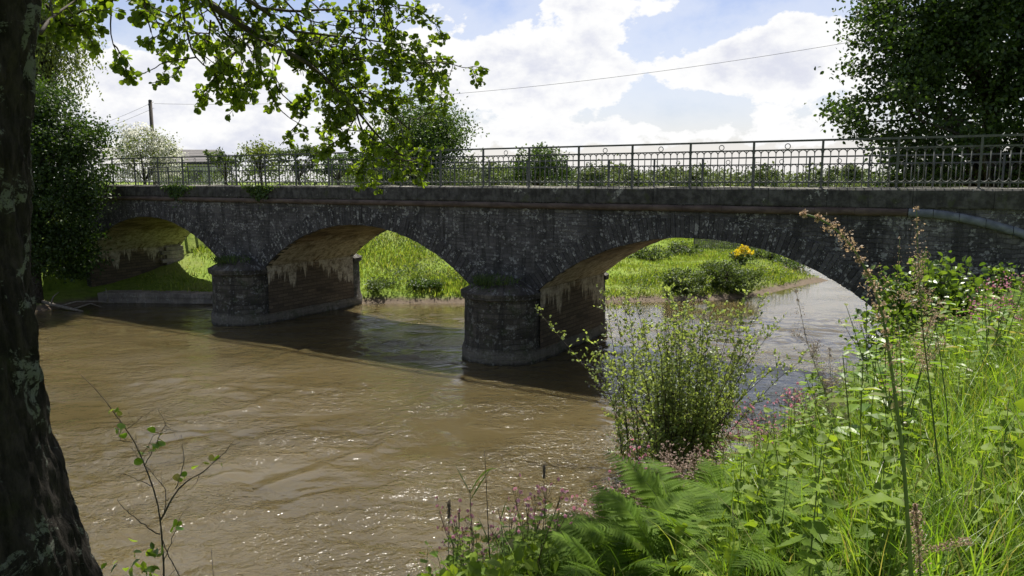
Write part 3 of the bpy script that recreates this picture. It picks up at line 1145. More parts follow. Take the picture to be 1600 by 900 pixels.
far_tree(224, 43, 192, 252, 118, 'hawthorn covered in white blossom behind the left end of the railing', [M['pale_leaf'], M['blossom']], 'hawthorn_tree', extra=hawth_extra, per=26, dens=.9, twiggy=True) if False else None
_m = M['pale_leaf']
b = base_at(224, 43)
kk = 43 / FPX
lob = [((0, 0, EYE + 40 * kk - b[2]), (1.6, 1.5, 1.5)), ((-1.1, 0, EYE + 30 * kk - b[2]), (1.0, 1.0, 1.2)), ((1.1, .2, EYE + 32 * kk - b[2]), (1.1, 1.0, 1.2)), ((.1, -.3, EYE + 68 * kk - b[2]), (.9, .8, .7)), ((-.9, 0, EYE + 72 * kk - b[2]), (.4, .4, .7)), ((1.5, 0, EYE + 55 * kk - b[2]), (.5, .5, .6))]
hw = tree('hawthorn_tree', b, 3.6, .12, lob, 110, 30, .25, .12, M['pale_leaf'], 'hawthorn covered in white blossom behind the left end of the railing', nlimb=60, shell=.35)
mb = MB()
clump_leaves(mb, lobes_points(lob, 120, .6), 34, .2, .10, 'round')
mb.build('blossom', M['blossom'], hw)

far_tree(352, 47, 232, 262, 60, 'low leafy bush behind the railing, right of the tiled roof', 'far_leaf', 'bush', cat='bush')
far_tree(410, 48, 207, 262, 66, 'pale thinly leaved tree behind the railing right of the low bush', 'pale_leaf', 'tree', dens=.55, per=22, twiggy=True, shell=.2)
far_tree(470, 46, 226, 270, 84, 'green rounded bush behind the railing beside the pale thin tree', 'far_leaf', 'bush', cat='bush')
far_tree(530, 48, 236, 275, 80, 'low dark bush behind the railing under the hanging alder leaves', 'bush_leaf', 'bush', cat='bush')
far_tree(652, 56, 140, 292, 176, 'round leafy tree behind the railing, partly hidden by the hanging alder branch', 'bush_leaf', 'tree', dens=1.35, per=60, nlob=8)
far_tree(843, 55, 219, 292, 102, 'isolated dome shaped tree above the railing near the middle of the bridge', 'bush_leaf', 'tree', dens=1.3, per=55)
far_tree(776, 75, 262, 292, 60, 'pale hedge bush behind the railing left of the dome shaped tree', 'distant_leaf', 'bush', cat='bush')
for px, Y, top, w_, lab in ((929, 120, 258, 38, 'small distant round tree just right of the dome shaped tree'), (983, 125, 256, 46, 'wider distant tree two right of the dome shaped tree'),
                            (1195, 130, 254, 44, 'dark distant tree with the tallest crown in the far treeline'), (1291, 140, 258, 44, 'distant tree near the edge of the big dark tree'),
                            (1330, 120, 256, 40, 'distant tree directly left of the big dark tree'), (1085, 150, 262, 40, 'small pale distant tree in the middle of the far treeline')):
    far_tree(px, Y, top, 293, w_, lab, 'distant_leaf', 'tree', size=.5, dens=1.1)
far_tree(1475, 42, 250, 300, 120, 'sunlit green bush behind the railing under the big dark tree', 'far_leaf', 'bush', cat='bush')
far_tree(1590, 40, 244, 300, 120, 'sunlit green bush behind the railing at the right picture edge', 'far_leaf', 'bush', cat='bush')

# the distant wood: one mass
mb = MB()
cs = []
for k in range(300):
    px = rng.uniform(540, 1700)
    Y = rng.uniform(150, 230)
    p = at(px, 284, Y)
    hgt = rng.uniform(3.2, 5.8)
    g0 = gz(p[0], Y)
    nn = 14
    d = rand_dirs(nn) * rng.uniform(.5, 1, (nn, 1))
    cs.append(np.array([p[0], Y, g0 + hgt * .55]) + d * np.array([4.0, 3, hgt * .6]))
cs = np.concatenate(cs)
clump_leaves(mb, cs, 16, 1.0, .85, 'dia', 0)
tag(mb.build('distant_wood', M['distant_leaf']), 'long low line of distant woodland on the horizon behind the railing', 'woodland', kind='stuff')

# long hedge behind the left half of the railing
hb = base_at(480, 54)
hedge = empty('hedge', tuple(hb), 0, 'long ragged hedge behind the left half of the railing', 'hedge')
cs = []
for k in range(270):
    px = rng.uniform(255, 800)
    yy = rng.uniform(51, 57)
    pp = at(px, 284, yy)
    g0 = gz(pp[0], yy)
    tp_ = EYE + yy / FPX * (284 - ((265 if px < 430 else 260) + 12 * vnoise(np.array(px / 37.0), np.array(.5), seed=3)))
    cs.append((pp[0] - hb[0], yy - hb[1], rng.uniform(g0, max(g0 + 1, tp_)) - hb[2]))
mb = MB()
clump_leaves(mb, np.array(cs), 60, .38, .19)
mb.build('foliage', M['far_leaf'], hedge)
mb = MB()
for k in range(16):
    xx = rng.uniform(-10, 12)
    mb.tube([(xx, 0, -.3), (xx + .1, 0, .8), (xx + .2, .1, 1.6)], [.06, .05, .02], 5)
mb.build('stem', M['bark2'], hedge, True)

# left: dense dark shrub hiding the bridge end
b = np.array([-20.0, 31.0, gz(-20.0, 31.0)])
L = lambda px, py, Y, r: (at(px, py, Y) - b, r)
lob = [L(110, 215, 31.5, (1.5, 1.3, 1.1)), L(75, 250, 31.2, (1.8, 1.4, 1.4)), L(128, 262, 31, (1.15, 1.1, 1.2)), L(90, 330, 30.8, (1.6, 1.3, 1.3)), L(70, 385, 30.8, (1.9, 1.3, 1.2)), L(150, 212, 31, (.5, .5, .45)), L(62, 150, 32, (1.3, 1, 1.0)), L(138, 300, 30.8, (.55, .6, .5)), L(98, 165, 32.3, (.7, .6, .6)), L(128, 352, 30.7, (.5, .5, .6)), L(112, 390, 30.8, (.9, .9, 1.2)), L(20, 300, 31, (2, 1.5, 3)), L(75, 190, 32, (1.2, 1.2, .9))]
tree('elder_shrub', b, 4.5, .2, lob, 300, 130, .32, .125, M['maple_leaf'], 'dense dark green shrub overhanging the left end of the bridge', 'shrub', nlimb=60, kind='oval', shell=.45)
# weeping tree behind it
root = empty('weeping_tree', tuple(base_at(70, 37)), 0, 'yellow green weeping tree with hanging sprays behind the left shrub', 'tree')
b = np.array(root.location)
mbt, mbc = MB(), MB()
tp = np.array([(0, 0, -.3), (.1, 0, 4), (0, .2, 8), (-.2, .1, 12.5)])
trr = np.array([.26, .2, .14, .05])
mbt.tube(tp, trr, 8)
Ps, Ds = [], []
for k in range(1000):
    h0 = rng.uniform(6.0, 13.5)
    a = rng.uniform(0, 2 * pi)
    rr = rng.uniform(.3, 2.5) * (1.15 - abs(h0 - 9) / 9)
    s = np.array([rr * cos(a), rr * sin(a), h0])
    Ln = rng.uniform(1.2, 2.6)
    n = 34
    tt = np.linspace(0, 1, n)
    sway = rng.normal(size=2) * .3
    pts = s + np.stack([sway[0] * tt ** 2 + .35 * tt * cos(a), sway[1] * tt ** 2 + .35 * tt * sin(a), .15 * np.sin(tt * pi) - Ln * tt], -1)
    if k % 3 == 0:
        j = int(np.clip((h0 - 1.5) / 12.5 * 3, 0, 3))
        mbt.tube([tp[j], (tp[j] + pts[0]) / 2 + np.array([0, 0, .3]), pts[0], pts[n // 2]], [.04, .025, .012, .005], 4)
    Ps.append(pts + rng.normal(size=(n, 3)) * .07)
    dd = rand_dirs(n)
    dd[:, 2] -= 1.3
    Ds.append(dd)
Ps, Ds = np.concatenate(Ps), np.concatenate(Ds)
mbc.leaves(Ps, Ds, rand_dirs(len(Ps), .3), .17 * rng.uniform(.6, 1.2, len(Ps)), 'dia', 0, .8)
mbt.build('trunk', M['bark2'], root, True)
mbc.build('crown', M['pale_leaf'], root)

# ------------------------------------------------------------------ utility pole, cables, house, fence
pb = base_at(243, 45)
ptop = at(243, 157, 45)
pole = empty('utility_pole', tuple(pb), 0, 'dark wooden utility pole behind the left end of the railing', 'pole')
mb = MB()
hp = ptop[2] - pb[2]
mb.tube([(0, 0, -.5), (0, 0, hp * .5), (0, 0, hp)], [.13, .115, .10], 10)
mb.build('shaft', M['polewood'], pole, True)
mb = MB()
mb.tube([(0, 0, hp), (0, 0, hp + .06)], [.115, .04], 10)
mb.build('cap', M['lead'], pole, True)
mb = MB()
mb.tube([(0, -.14, hp - .3), (0, -.22, hp - .3), (0, -.22, hp - .2)], .03, 6)
mb.build('insulator', M['lead'], pole, True)


def cable(p, q_, sag, label, n=40):
    t = np.linspace(0, 1, n)[:, None]
    pts = p * (1 - t) + q_ * t
    pts[:, 2] -= (4 * sag * t * (1 - t))[:, 0]
    m_ = MB()
    m_.tube(pts, .0085, 5)
    tag(m_.build('overhead_cable', M['cable'], None, True), label, 'cable')


pk = ptop + np.array([0, -.2, -.2])
cable(pk, at(1640, 8, 30), 1.15, 'long overhead cable sagging across the sky above the bridge')
cable(pk + np.array([-.02, 0, .1]), at(60, 214, 80), .5, 'upper of two cables running left from the wooden pole')
cable(pk + np.array([-.02, 0, -.25]), at(40, 228, 80), .5, 'lower of two cables running left from the wooden pole')

hs = empty('house', (at(298, 284, 62)[0], 62, gz(at(298, 284, 62)[0], 62)), .12, 'house with a grey tiled roof just showing above the left railing', 'house')
hz = hs.location[2]
ze, zr = EYE + 30 * 62 / FPX - hz, EYE + 49 * 62 / FPX - hz
mb = MB()
mb.box((-2.3, -2, -.3), (2.3, 2, ze))
for sx in (-2.3, 2.3):
    mb.add([(sx, -2, ze), (sx, 2, ze), (sx, 0, zr - .08)], [(0, 1, 2)])
mb.build('wall', M['render'], hs)
mb = MB()
for sg in (-1, 1):
    P = []
    for k in range(13):
        f = k / 12
        P.append([(-2.55, sg * 2.3 * (1 - f), ze - .1 + (zr - ze + .1) * f + (.03 if k % 2 else 0)), (2.55, sg * 2.3 * (1 - f), ze - .1 + (zr - ze + .1) * f + (.03 if k % 2 else 0))])
    mb.grid(np.array(P))
    mb.grid(np.array(P) - np.array([0, 0, .12]))
mb.build('roof', M['tile'], hs)
for wx_ in (-1.2, 1.1):
    mb = MB()
    mb.box((wx_ - .45, -2.04, ze - 1.7), (wx_ + .45, -1.98, ze - .6))
    w_ = mb.build('window', M['render'], hs)
    mb = MB()
    mb.box((wx_ - .38, -2.05, ze - 1.63), (wx_ + .38, -2.02, ze - .67))
    mb.build('pane', M['glass'], w_)

fx = at(1140, 384, 55)
fn = empty('wooden_fence', (fx[0], 55, gz(fx[0], 55)), -.1, 'grey wooden fence at the far end of the meadow, framed by the largest arch', 'fence')
mb = MB()
for k in range(34):
    mb.box((-2.6 + k * .155, -.012, .05), (-2.6 + k * .155 + .14, .012, 1.0 + rng.uniform(-.03, .03)))
mb.build('boarding', M['wood'], fn)
for k in range(4):
    mb = MB()
    mb.box((-2.62 + k * 1.74, .014, -.2), (-2.52 + k * 1.74, .1, 1.25))
    mb.build('post', M['wood'], fn)

# ------------------------------------------------------------------ far meadow growth
def river_free(x, y):
    return polydist(x, y, FAR)


n = 240000
x = rng.uniform(-30, 34, n)
y = 31 + 45 * rng.random(n) ** 1.5
df = river_free(x, y)
s_ = (x - B0[0]) * BX[0] + (y - B0[1]) * BX[1]
t_ = (x - B0[0]) * BY[0] + (y - B0[1]) * BY[1]
ok = (df > .35) & ~((t_ > -1.0) & (t_ < 5.2) & (s_ > -23) & (s_ < -12.6) & (rng.random(n) > .25)) & ~((t_ < 5.2) & (s_ < -22)) & (y > -x * .3 + 10)
px_ = 800 + FPX * x / (y * CP)
ok &= (px_ > 200) & (px_ < 1420)
x, y = x[ok], y[ok]
z = ground_z(x, y)
pat = fbm(x * .35, y * .35, octv=3, seed=91)
hh = np.clip(.17 + .12 * (pat + .3), .09, .4) * rng.uniform(.6, 1.3, len(x))
D = rng.normal(size=(len(x), 3)) * .4
D[:, 2] = 1
mb = MB()
mb.leaves(np.stack([x, y, z - .02], -1), D, rand_dirs(len(x)), hh, 'dia', 0, .30)
tag(mb.build('meadow_grass', M['meadow']), 'sunlit rough green grass on the far bank seen through the arches', 'grass', kind='stuff')

# darker weeds in clumps over the meadow
n = 1000
x = rng.uniform(-14, 20, n)
y = 32.5 + 26 * rng.random(n) ** 1.3
s_ = (x - B0[0]) * BX[0] + (y - B0[1]) * BX[1]
t_ = (x - B0[0]) * BY[0] + (y - B0[1]) * BY[1]
ok = (river_free(x, y) > .25) & (t_ > 5.4) & (fbm(x * .22, y * .22, octv=3, seed=97) > -.15)
x, y = x[ok], y[ok]
cs = np.stack([x, y, ground_z(x, y) + rng.uniform(.08, .75, len(x)) ** 1.2], -1)
mb = MB()
clump_leaves(mb, cs, 60, .26, .10, 'dia', 0, .6, 0, .7, .8)
tag(mb.build('meadow_weeds', M['far_leaf']), 'darker leafy weeds dotted over the far meadow', 'weeds', kind='stuff')

# bushes on the far bank
def shrub(px, Y, top, wpx, label, leafm='far_leaf', bot=None, name='bush', **k):
    b = base_at(px, Y)
    gy_ = 284 + (EYE - b[2]) * FPX / Y
    return far_tree(px, Y, top, (gy_ + 2) if bot is None else bot, wpx, label, leafm, name, cat='bush', **k)


shrub(588, 33.4, 436, 66, 'tall weedy bush on the far waterline beside the left pier, in the middle arch', 'far_leaf', size=.11)
shrub(648, 33.6, 440, 50, 'dark low bush on the far waterline in the centre of the middle arch', 'bush_leaf', size=.11)
shrub(678, 33.4, 456, 22, 'tiny round bush at the water edge in the middle arch', 'bush_leaf', size=.09)
shrub(635, 42, 368, 70, 'dark bramble thicket at the top of the grass bank in the middle arch', 'bush_leaf', size=.13)
shrub(700, 43, 380, 80, 'dark hedge bush at the top of the grass bank near the right pier', 'far_leaf', size=.13)
shrub(1074, 34.2, 418, 84, 'left of two rounded bushes standing on the meadow tip under the largest arch', 'far_leaf', size=.11, dens=1.4)
shrub(1143, 34.9, 404, 104, 'right and larger of two rounded bushes on the meadow tip under the largest arch', 'far_leaf', size=.11, dens=1.4)
shrub(1215, 40.5, 421, 60, 'low green bush at the point of the meadow beside the bending river', 'meadow', size=.12)
shrub(1236, 46.5, 404, 70, 'dark flat bush on the far bank where the river bends', 'bush_leaf', size=.14)
shrub(1020, 48, 385, 90, 'pale green bush in the meadow at the left of the largest arch', 'far_leaf', size=.14)
shrub(1075, 51, 376, 70, 'leafy bush beside the distant wooden fence', 'far_leaf', size=.16)
shrub(1208, 49, 388, 70, 'bush right of the yellow gorse on the meadow', 'far_leaf', size=.16)
go = shrub(1163, 46, 389, 36, 'gorse bush covered with bright yellow flowers in the meadow', 'far_leaf', name='gorse_bush', size=.14)
b = np.array(go.location)
mb = MB()
zc = EYE - 110 * 46 / FPX - b[2]
clump_leaves(mb, lobes_points([((0, -.1, zc), (.62, .6, .36)), ((.2, -.1, zc + .12), (.42, .42, .3))], 30, .5), 16, .09, .10, 'round')
mb.build('blossom', M['yellow'], go)

# tufts growing on the pier heads and ivy on the parapet
def tuft(c, r, n, hmin, hmax, label, mat='grass_leaf', cat='grass tuft', name='grass_tuft'):
    root = empty(name, tuple(c), 0, label, cat)
    a = rng.uniform(0, 2 * pi, n)
    rr = r * np.sqrt(rng.random(n))
    P = np.stack([rr * np.cos(a), rr * np.sin(a), np.zeros(n) - .05], -1)
    D = rng.normal(size=(n, 3)) * .45
    D[:, 2] = 1
    m_ = MB()
    m_.leaves(P, D, rand_dirs(n), rng.uniform(hmin, hmax, n), 'lance', 0, .5)
    m_.build('blades', M['far_leaf'], root)
    m_ = MB()
    cc = np.stack([rr * np.cos(a), rr * np.sin(a), rng.uniform(-.12, .1, n)], -1)[:n // 3]
    clump_leaves(m_, cc, 9, .10, .06, 'oval')
    m_.build('leaves', M['bush_leaf'], root)
    return root


tuft(br(PIERC[0], -.42, 2.35), .66, 300, .1, .34, 'shaggy grass tuft growing on the head of the right pier')
tuft(br(PIERC[1], -.42, 2.35), .66, 300, .1, .34, 'shaggy grass and weeds growing on the head of the left pier')


def ivy(s0, s1, label):
    root = empty('ivy', tuple(br((s0 + s1) / 2, -.08, 4.95)), BA, label, 'ivy')
    n = 520
    x_ = rng.normal(size=n) * (s1 - s0) * .3
    z_ = .22 - np.abs(rng.normal(size=n)) * .26 * np.exp(-(x_ / (s1 - s0)) ** 2 * 3)
    P = np.stack([x_, -.02 - .05 * rng.random(n), z_], -1)
    D = rng.normal(size=(n, 3)) * .6
    D[:, 2] -= .7
    Nn = rng.normal(size=(n, 3)) * .4
    Nn[:, 1] -= 1
    m_ = MB()
    m_.leaves(P, D, Nn, .085 * rng.uniform(.6, 1.3, n), 'round')
    m_.build('leaves', M['bush_leaf'], root)
    m_ = MB()
    for k in range(6):
        xx = rng.uniform(-.4, .4) * (s1 - s0)
        m_.tube([(xx, .0, .22), (xx + .1, -.01, .05), (xx + rng.uniform(-.2, .2), -.01, -.2)], [.008, .006, .003], 4)
    m_.build('stem', M['twig'], root, True)


def s_of(px):
    u = (px - 800) / FPX
    return 22.2 * u / (.858 + .514 * u)


ivy(s_of(268), s_of(300), 'ivy patch trailing over the coping above the leftmost arch')
ivy(s_of(396), s_of(428), 'ivy patch trailing over the coping above the left pier')

# ------------------------------------------------------------------ the near alder
TX, TY = -2.20, 3.2
alder = empty('alder_tree', (TX, TY, gz(TX, TY)), 0, 'old alder with a thick dark lichen covered trunk and leafy boughs hanging over the river', 'tree')
AO = np.array(alder.location)
edge = [(-60, 63), (0, 64), (150, 63), (300, 62), (420, 68), (520, 77), (600, 88), (700, 106), (800, 132), (900, 166), (1000, 215), (1150, 300)]
rows = []
for py, ex in edge:
    pe = at(ex, py, TY)
    rows.append((pe[2], pe[0]))
rows = sorted(rows)
zz = np.concatenate([np.linspace(AO[2] - .3, rows[0][0], 4)[:-1], np.linspace(rows[0][0], rows[-1][0], 230), np.linspace(rows[-1][0] + .1, 12.5, 20)])
ex_ = np.interp(zz, [r[0] for r in rows], [r[1] for r in rows])
rad_top = np.interp(zz, [2.0, 2.8, 3.6, 5.3, 6.5, 9, 12.5], [.62, .44, .33, .265, .25, .2, .09])
ang = np.linspace(0, 2 * pi, 193)
P = np.zeros((len(zz), 193, 3))
for i, z_ in enumerate(zz):
    _th = math.atan2(ex_[i], TY) - math.asin(min(.9, (rad_top[i] + .012) / math.hypot(ex_[i], TY)))
    ex_[i] = TY * math.tan(_th) + rad_top[i]
    cxx = ex_[i] - rad_top[i] if z_ < rows[-1][0] else ex_[-1] - rad_top[i] + (z_ - rows[-1][0]) * (-.03)
    lob_ = .05 * np.exp(-(z_ - 2.2) / 1.1) * np.cos(ang * 4 + .7) if z_ < 4.6 else 0 * ang
    ca, sa = np.cos(ang), np.sin(ang)
    nb = .030 * fbm(ca * 3.2 + 5, sa * 3.2, np.full(193, z_ * 1.3), octv=3, seed=2) + .022 * np.abs(vnoise(ca * 7, sa * 7, np.full(193, z_ * 3.0), seed=8)) + .013 * vnoise(ca * 15, sa * 15, np.full(193, z_ * 7), seed=9) + .009 * vnoise(ca * 32, sa * 32, np.full(193, z_ * 15), seed=19)
    nb[-1] = nb[0]
    rr = rad_top[i] * (1 + lob_) + nb - .02
    P[i, :, 0] = cxx + rr * ca - AO[0]
    P[i, :, 1] = TY + rr * sa - AO[1]
    P[i, :, 2] = z_ - AO[2]
mb = MB()
mb.grid(P, flip=True)
trunk_c = lambda z_: np.array([np.interp(z_, zz, ex_) - np.interp(z_, zz, rad_top), TY, z_])

twigs = MB()
LP, LD = [], []


def spline(pts, n):
    pts = np.asarray(pts, float)
    L_ = np.concatenate([[0], np.cumsum(np.linalg.norm(np.diff(pts, axis=0), axis=1))])
    u = np.linspace(0, L_[-1], n)
    out = np.stack([np.interp(u, L_, pts[:, k]) for k in range(3)], -1)
    for _ in range(2):
        out[1:-1] = (out[:-2] + 2 * out[1:-1] + out[2:]) / 4
    return out


def twig(start, direc, length, r, depth, dens):
    """a drooping alder twig with alternate leaves"""
    n = max(6, int(length / .038))
    p = start.copy()
    d = direc / np.linalg.norm(direc)
    pts = [p.copy()]
    for k in range(n):
        d = d + rng.normal(size=3) * .15 + np.array([0, 0, -.035])
        d /= np.linalg.norm(d)
        p = p + d * (length / n)
        pts.append(p.copy())
    pts = np.array(pts)
    twigs.tube(pts, np.linspace(r, max(.0016, r * .35), len(pts)), 4, cap=False)
    for k in range(1, len(pts)):
        f = k / len(pts)
        for _q in range(int(rng.random() < dens * (.45 + .9 * f)) + int(rng.random() < dens * .5) + int(rng.random() < dens * .2)):
            side = rng.normal(size=3)
            dl = side / np.linalg.norm(side) + (pts[k] - pts[k - 1]) / (length / n) * .6 + np.array([0, 0, -.25])
            LP.append(pts[k] + dl * .012)
            LD.append(dl)
        if depth > 0 and rng.random() < (.27 if depth > 1 else .20):
            side = rng.normal(size=3)
            side[2] -= .15
            twig(pts[k], (pts[k] - pts[k - 1]) / (length / n) * .7 + side * .7, length * rng.uniform(.35, .6), r * .55, depth - 1, dens)
    for _ in range(2):
        LP.append(pts[-1])
        LD.append((pts[-1] - pts[-2]) / (length / n) + rng.normal(size=3) * .5)


def px_path(lst, Y0, Y1):
    return np.array([at(p[0], p[1], Y0 + (Y1 - Y0) * i / (len(lst) - 1)) for i, p in enumerate(lst)])


def bough(lst, Y0, Y1, r0, r1, pre=None, tw=1.0, tlen=.45, dens=.8, nside=None, skip=0.0):
    path = px_path(lst, Y0, Y1)
    if pre is not None:
        path = np.concatenate([np.array(pre).reshape(-1, 3), path])
    n = max(12, int(np.linalg.norm(np.diff(path, axis=0), axis=1).sum() / .07))
    pts = spline(path, n)
    pts += .012 * np.stack([vnoise(np.arange(n) * .35, np.full(n, k * 9.1 + r0 * 77), seed=5) for k in range(3)], -1)
    rr = np.linspace(r0, r1, n)
    twigs.tube(pts, rr, 8 if r0 > .02 else 5)
    for k in range(2, n):
        if k / n < skip:
            continue
        if rng.random() < .55 * tw:
            t_ = pts[k] - pts[k - 1]
            t_ /= np.linalg.norm(t_)
            sd = rng.normal(size=3)
            sd[2] -= .15
            sd[1] *= .8
            twig(pts[k], t_ * .6 + sd * .8, tlen * rng.uniform(.4, 1.25), .0055, 2, dens)
    return pts


P0 = trunk_c(8.3) + np.array([.1, .1, 0])
P1 = trunk_c(8.9) + np.array([.1, .1, 0])
P2 = trunk_c(7.4) + np.array([.1, .1, 0])
pre = lambda p, lst, Y: [p, p * .5 + at(lst[0][0], lst[0][1], Y) * .5 + np.array([0, 0, .25])]
l = [(300, -12), (362, 30), (400, 53), (440, 80), (487, 103), (513, 127), (533, 147), (557, 170), (580, 203), (607, 225), (628, 245)]
bough(l, 5.0, 6.3, .045, .006, pre(P0, l, 5.0), .95, .42, skip=.28)
l = [(345, -30), (400, 10), (420, 23), (457, 47), (490, 80), (517, 103), (540, 123), (567, 147), (600, 172), (640, 200)]
bough(l, 5.1, 6.4, .034, .006, pre(P1, l, 5.1), .9, .42, skip=.3)
l = [(487, 103), (517, 98), (547, 93), (577, 87), (613, 97), (653, 100), (688, 96), (708, 86)]
bough(l, 5.7, 6.4, .016, .003, None, 1.0, .34)
l = [(540, -40), (590, -8), (605, 20), (613, 43), (630, 67)]
bough(l, 5.8, 6.2, .010, .003, None, .9, .26)
l = [(277, -40), (282, 0), (288, 32), (295, 75), (315, 100), (345, 118)]
bough(l, 5.0, 5.4, .012, .003, None, 1.1, .36)
l = [(185, -60), (175, 0), (172, 30), (170, 55), (185, 88), (200, 112)]
bough(l, 4.9, 5.1, .008, .002, None, .8, .2)
l = [(215, -50), (228, 10), (232, 40), (240, 58)]
bough(l, 4.9, 5.1, .006, .002, None, .8, .16)
l = [(62, 50), (80, 25), (105, 8), (130, -10)]
bough(l, 4.2, 4.8, .012, .004, None, 1.2, .25)
l = [(70, 5), (92, 30), (112, 40), (130, 42)]
bough(l, 4.5, 4.8, .010, .003, None, 1.2, .18)
l = [(390, 45), (400, 85), (412, 120), (425, 160), (460, 190), (480, 200)]
bough(l, 5.4, 5.8, .009, .002, None, .8, .26)
l = [(440, 80), (425, 120), (440, 150), (475, 170), (490, 160)]
bough(l, 5.5, 5.9, .007, .002, None, .8, .22)
l = [(557, 170), (562, 200), (590, 235), (615, 250), (640, 262)]
bough(l, 5.9, 6.2, .008, .002, None, .95, .26)
l = [(535, 150), (580, 160), (625, 180), (662, 188)]
bough(l, 6.0, 6.5, .009, .002, None, 1.2, .34)
l = [(607, 232), (640, 245), (662, 252), (668, 262)]
bough(l, 6.1, 6.4, .006, .002, None, 1.0, .2)
l = [(400, 10), (460, 18), (520, 12), (580, 20), (625, 8)]
bough(l, 5.3, 6.0, .012, .003, None, 1.1, .36)
l = [(457, 47), (520, 55), (580, 60), (650, 82)]
bough(l, 5.4, 6.2, .009, .003, None, .9, .36)
l = [(330, 10), (350, 50), (380, 85), (395, 120)]
bough(l, 5.1, 5.5, .009, .003, None, 1.1, .36)
l = [(560, 175), (545, 200), (530, 225), (510, 215)]
bough(l, 5.8, 6.0, .006, .002, None, .8, .22)
for l, a_, c_ in (([(290, -20), (330, 20), (370, 50), (410, 100)], 5.1, 5.5), ([(430, -20), (470, 30), (530, 40), (600, 45)], 5.3, 5.9), ([(480, 60), (540, 80), (610, 110), (680, 120)], 5.6, 6.3),
                  ([(513, 127), (560, 140), (610, 150), (668, 158)], 5.9, 6.4), ([(310, 5), (270, 25), (245, 45)], 5.0, 5.2), ([(330, 30), (325, 70), (345, 105)], 5.2, 5.4), ([(400, 53), (370, 80), (350, 95)], 5.4, 5.5), ([(420, 66), (450, 60), (500, 70), (560, 72)], 5.5, 5.9)):
    bough(l, a_, c_, .007, .002, None, 1.1, .30)

# boughs above the picture that shade the bank
for k in range(26):
    z0 = rng.uniform(8.0, 11.5)
    tg = np.array([rng.uniform(-3.5, 1.0), rng.uniform(4.2, 10.0), 0])
    tg[2] = max(EYE + tg[1] * .30 + .9, rng.uniform(8.2, 12))
    s = trunk_c(z0)
    mid = s * .5 + tg * .5 + np.array([rng.normal() * .3, rng.normal() * .3, .5])
    pts = spline([s, mid, tg], 24)
    twigs.tube(pts, np.linspace(.05, .01, 24), 6)
up_c = []
for k in range(80):
    Yc = rng.uniform(4.0, 10.2)
    xc = rng.uniform(.15, 1.35) if Yc > 7.2 else rng.uniform(-4.4, -1.7)
    zc = rng.uniform(max(7.8, EYE + Yc * .30 + .75), 12.5)
    up_c.append((xc, Yc, zc))
up_c = np.array(up_c)
LPa, LDa = np.array(LP), np.array(LD)
trunk_o = mb.build('trunk', M['bark'], alder, True)
for V in range(len(twigs.v)):
    twigs.v[V] = twigs.v[V] - AO
twigs.build('boughs', M['twig'], alder, True)
crown = MB()
Nn = rand_dirs(len(LPa), .9)
crown.leaves(LPa - AO, LDa, Nn, .040 * rng.uniform(.5, 1.25, len(LPa)), 'round')
print('ALDER LEAVES', len(LPa))
clump_leaves(crown, up_c - AO, 75, .34, .085, 'round', 0, .9)
crown.build('crown', M['alder_leaf'], alder)

# ------------------------------------------------------------------ willow bush standing in the water's edge
wb = np.array([2.95, 13.0, -.05])
willow = empty('willow_bush', tuple(wb), 0, 'loose pale green willow bush with many thin stems in the water before the largest arch', 'bush')
st, WL, WD = MB(), [], []
for k in range(72):
    a = rng.uniform(0, 2 * pi)
    r0_ = rng.uniform(0, .75)
    lean = rng.uniform(.03, .42) if k > 10 else rng.uniform(.4, .7)
    hgt = rng.uniform(1.9, 3.9) * (1 - .25 * lean)
    n = 22
    tt = np.linspace(0, 1, n)
    dirx, diry = cos(a + rng.normal() * .4), sin(a + rng.normal() * .4)
    bx = lean * hgt * (tt * .8 + .25 * tt ** 2)
    pts = np.stack([r0_ * cos(a) * 1.2 + dirx * bx, r0_ * sin(a) * .8 + diry * bx * .9, hgt * tt - .12 * lean * hgt * tt ** 2 - .1], -1)
    pts += np.cumsum(rng.normal(size=(n, 3)) * .008, 0)
    st.tube(pts, np.linspace(.012, .003, n), 5, cap=False)
    for j in range(3, n):
        for _ in range(3):
            if rng.random() < .74:
                sd = rng.normal(size=3)
                sd[2] = abs(sd[2]) * .5 + .15
                ln = rng.uniform(.12, .48) * (1.15 - tt[j] * .6)
                m_ = 6
                tw_ = pts[j] + np.linspace(0, 1, m_)[:, None] * (sd / np.linalg.norm(sd)) * ln + np.linspace(0, 1, m_)[:, None] ** 2 * np.array([0, 0, .05])
                st.tube(tw_, np.linspace(.004, .0018, m_), 3, cap=False)
                nl = int(3 + ln * 17)
                ff = rng.random(nl)
                WL.append(pts[j] + ff[:, None] * (tw_[-1] - pts[j]))
                WD.append(rand_dirs(nl) + sd / np.linalg.norm(sd) * .8 + np.array([0, 0, .3]))
WL, WD = np.concatenate(WL), np.concatenate(WD)
# long outward sprays on the left
st.build('stems', M['twig'], willow, True)
mb = MB()
mb.leaves(WL, WD, rand_dirs(len(WL), .5), .057 * rng.uniform(.5, 1.35, len(WL)), 'oval', 0, 1.0)
mb.build('foliage', M['willow_leaf'], willow)

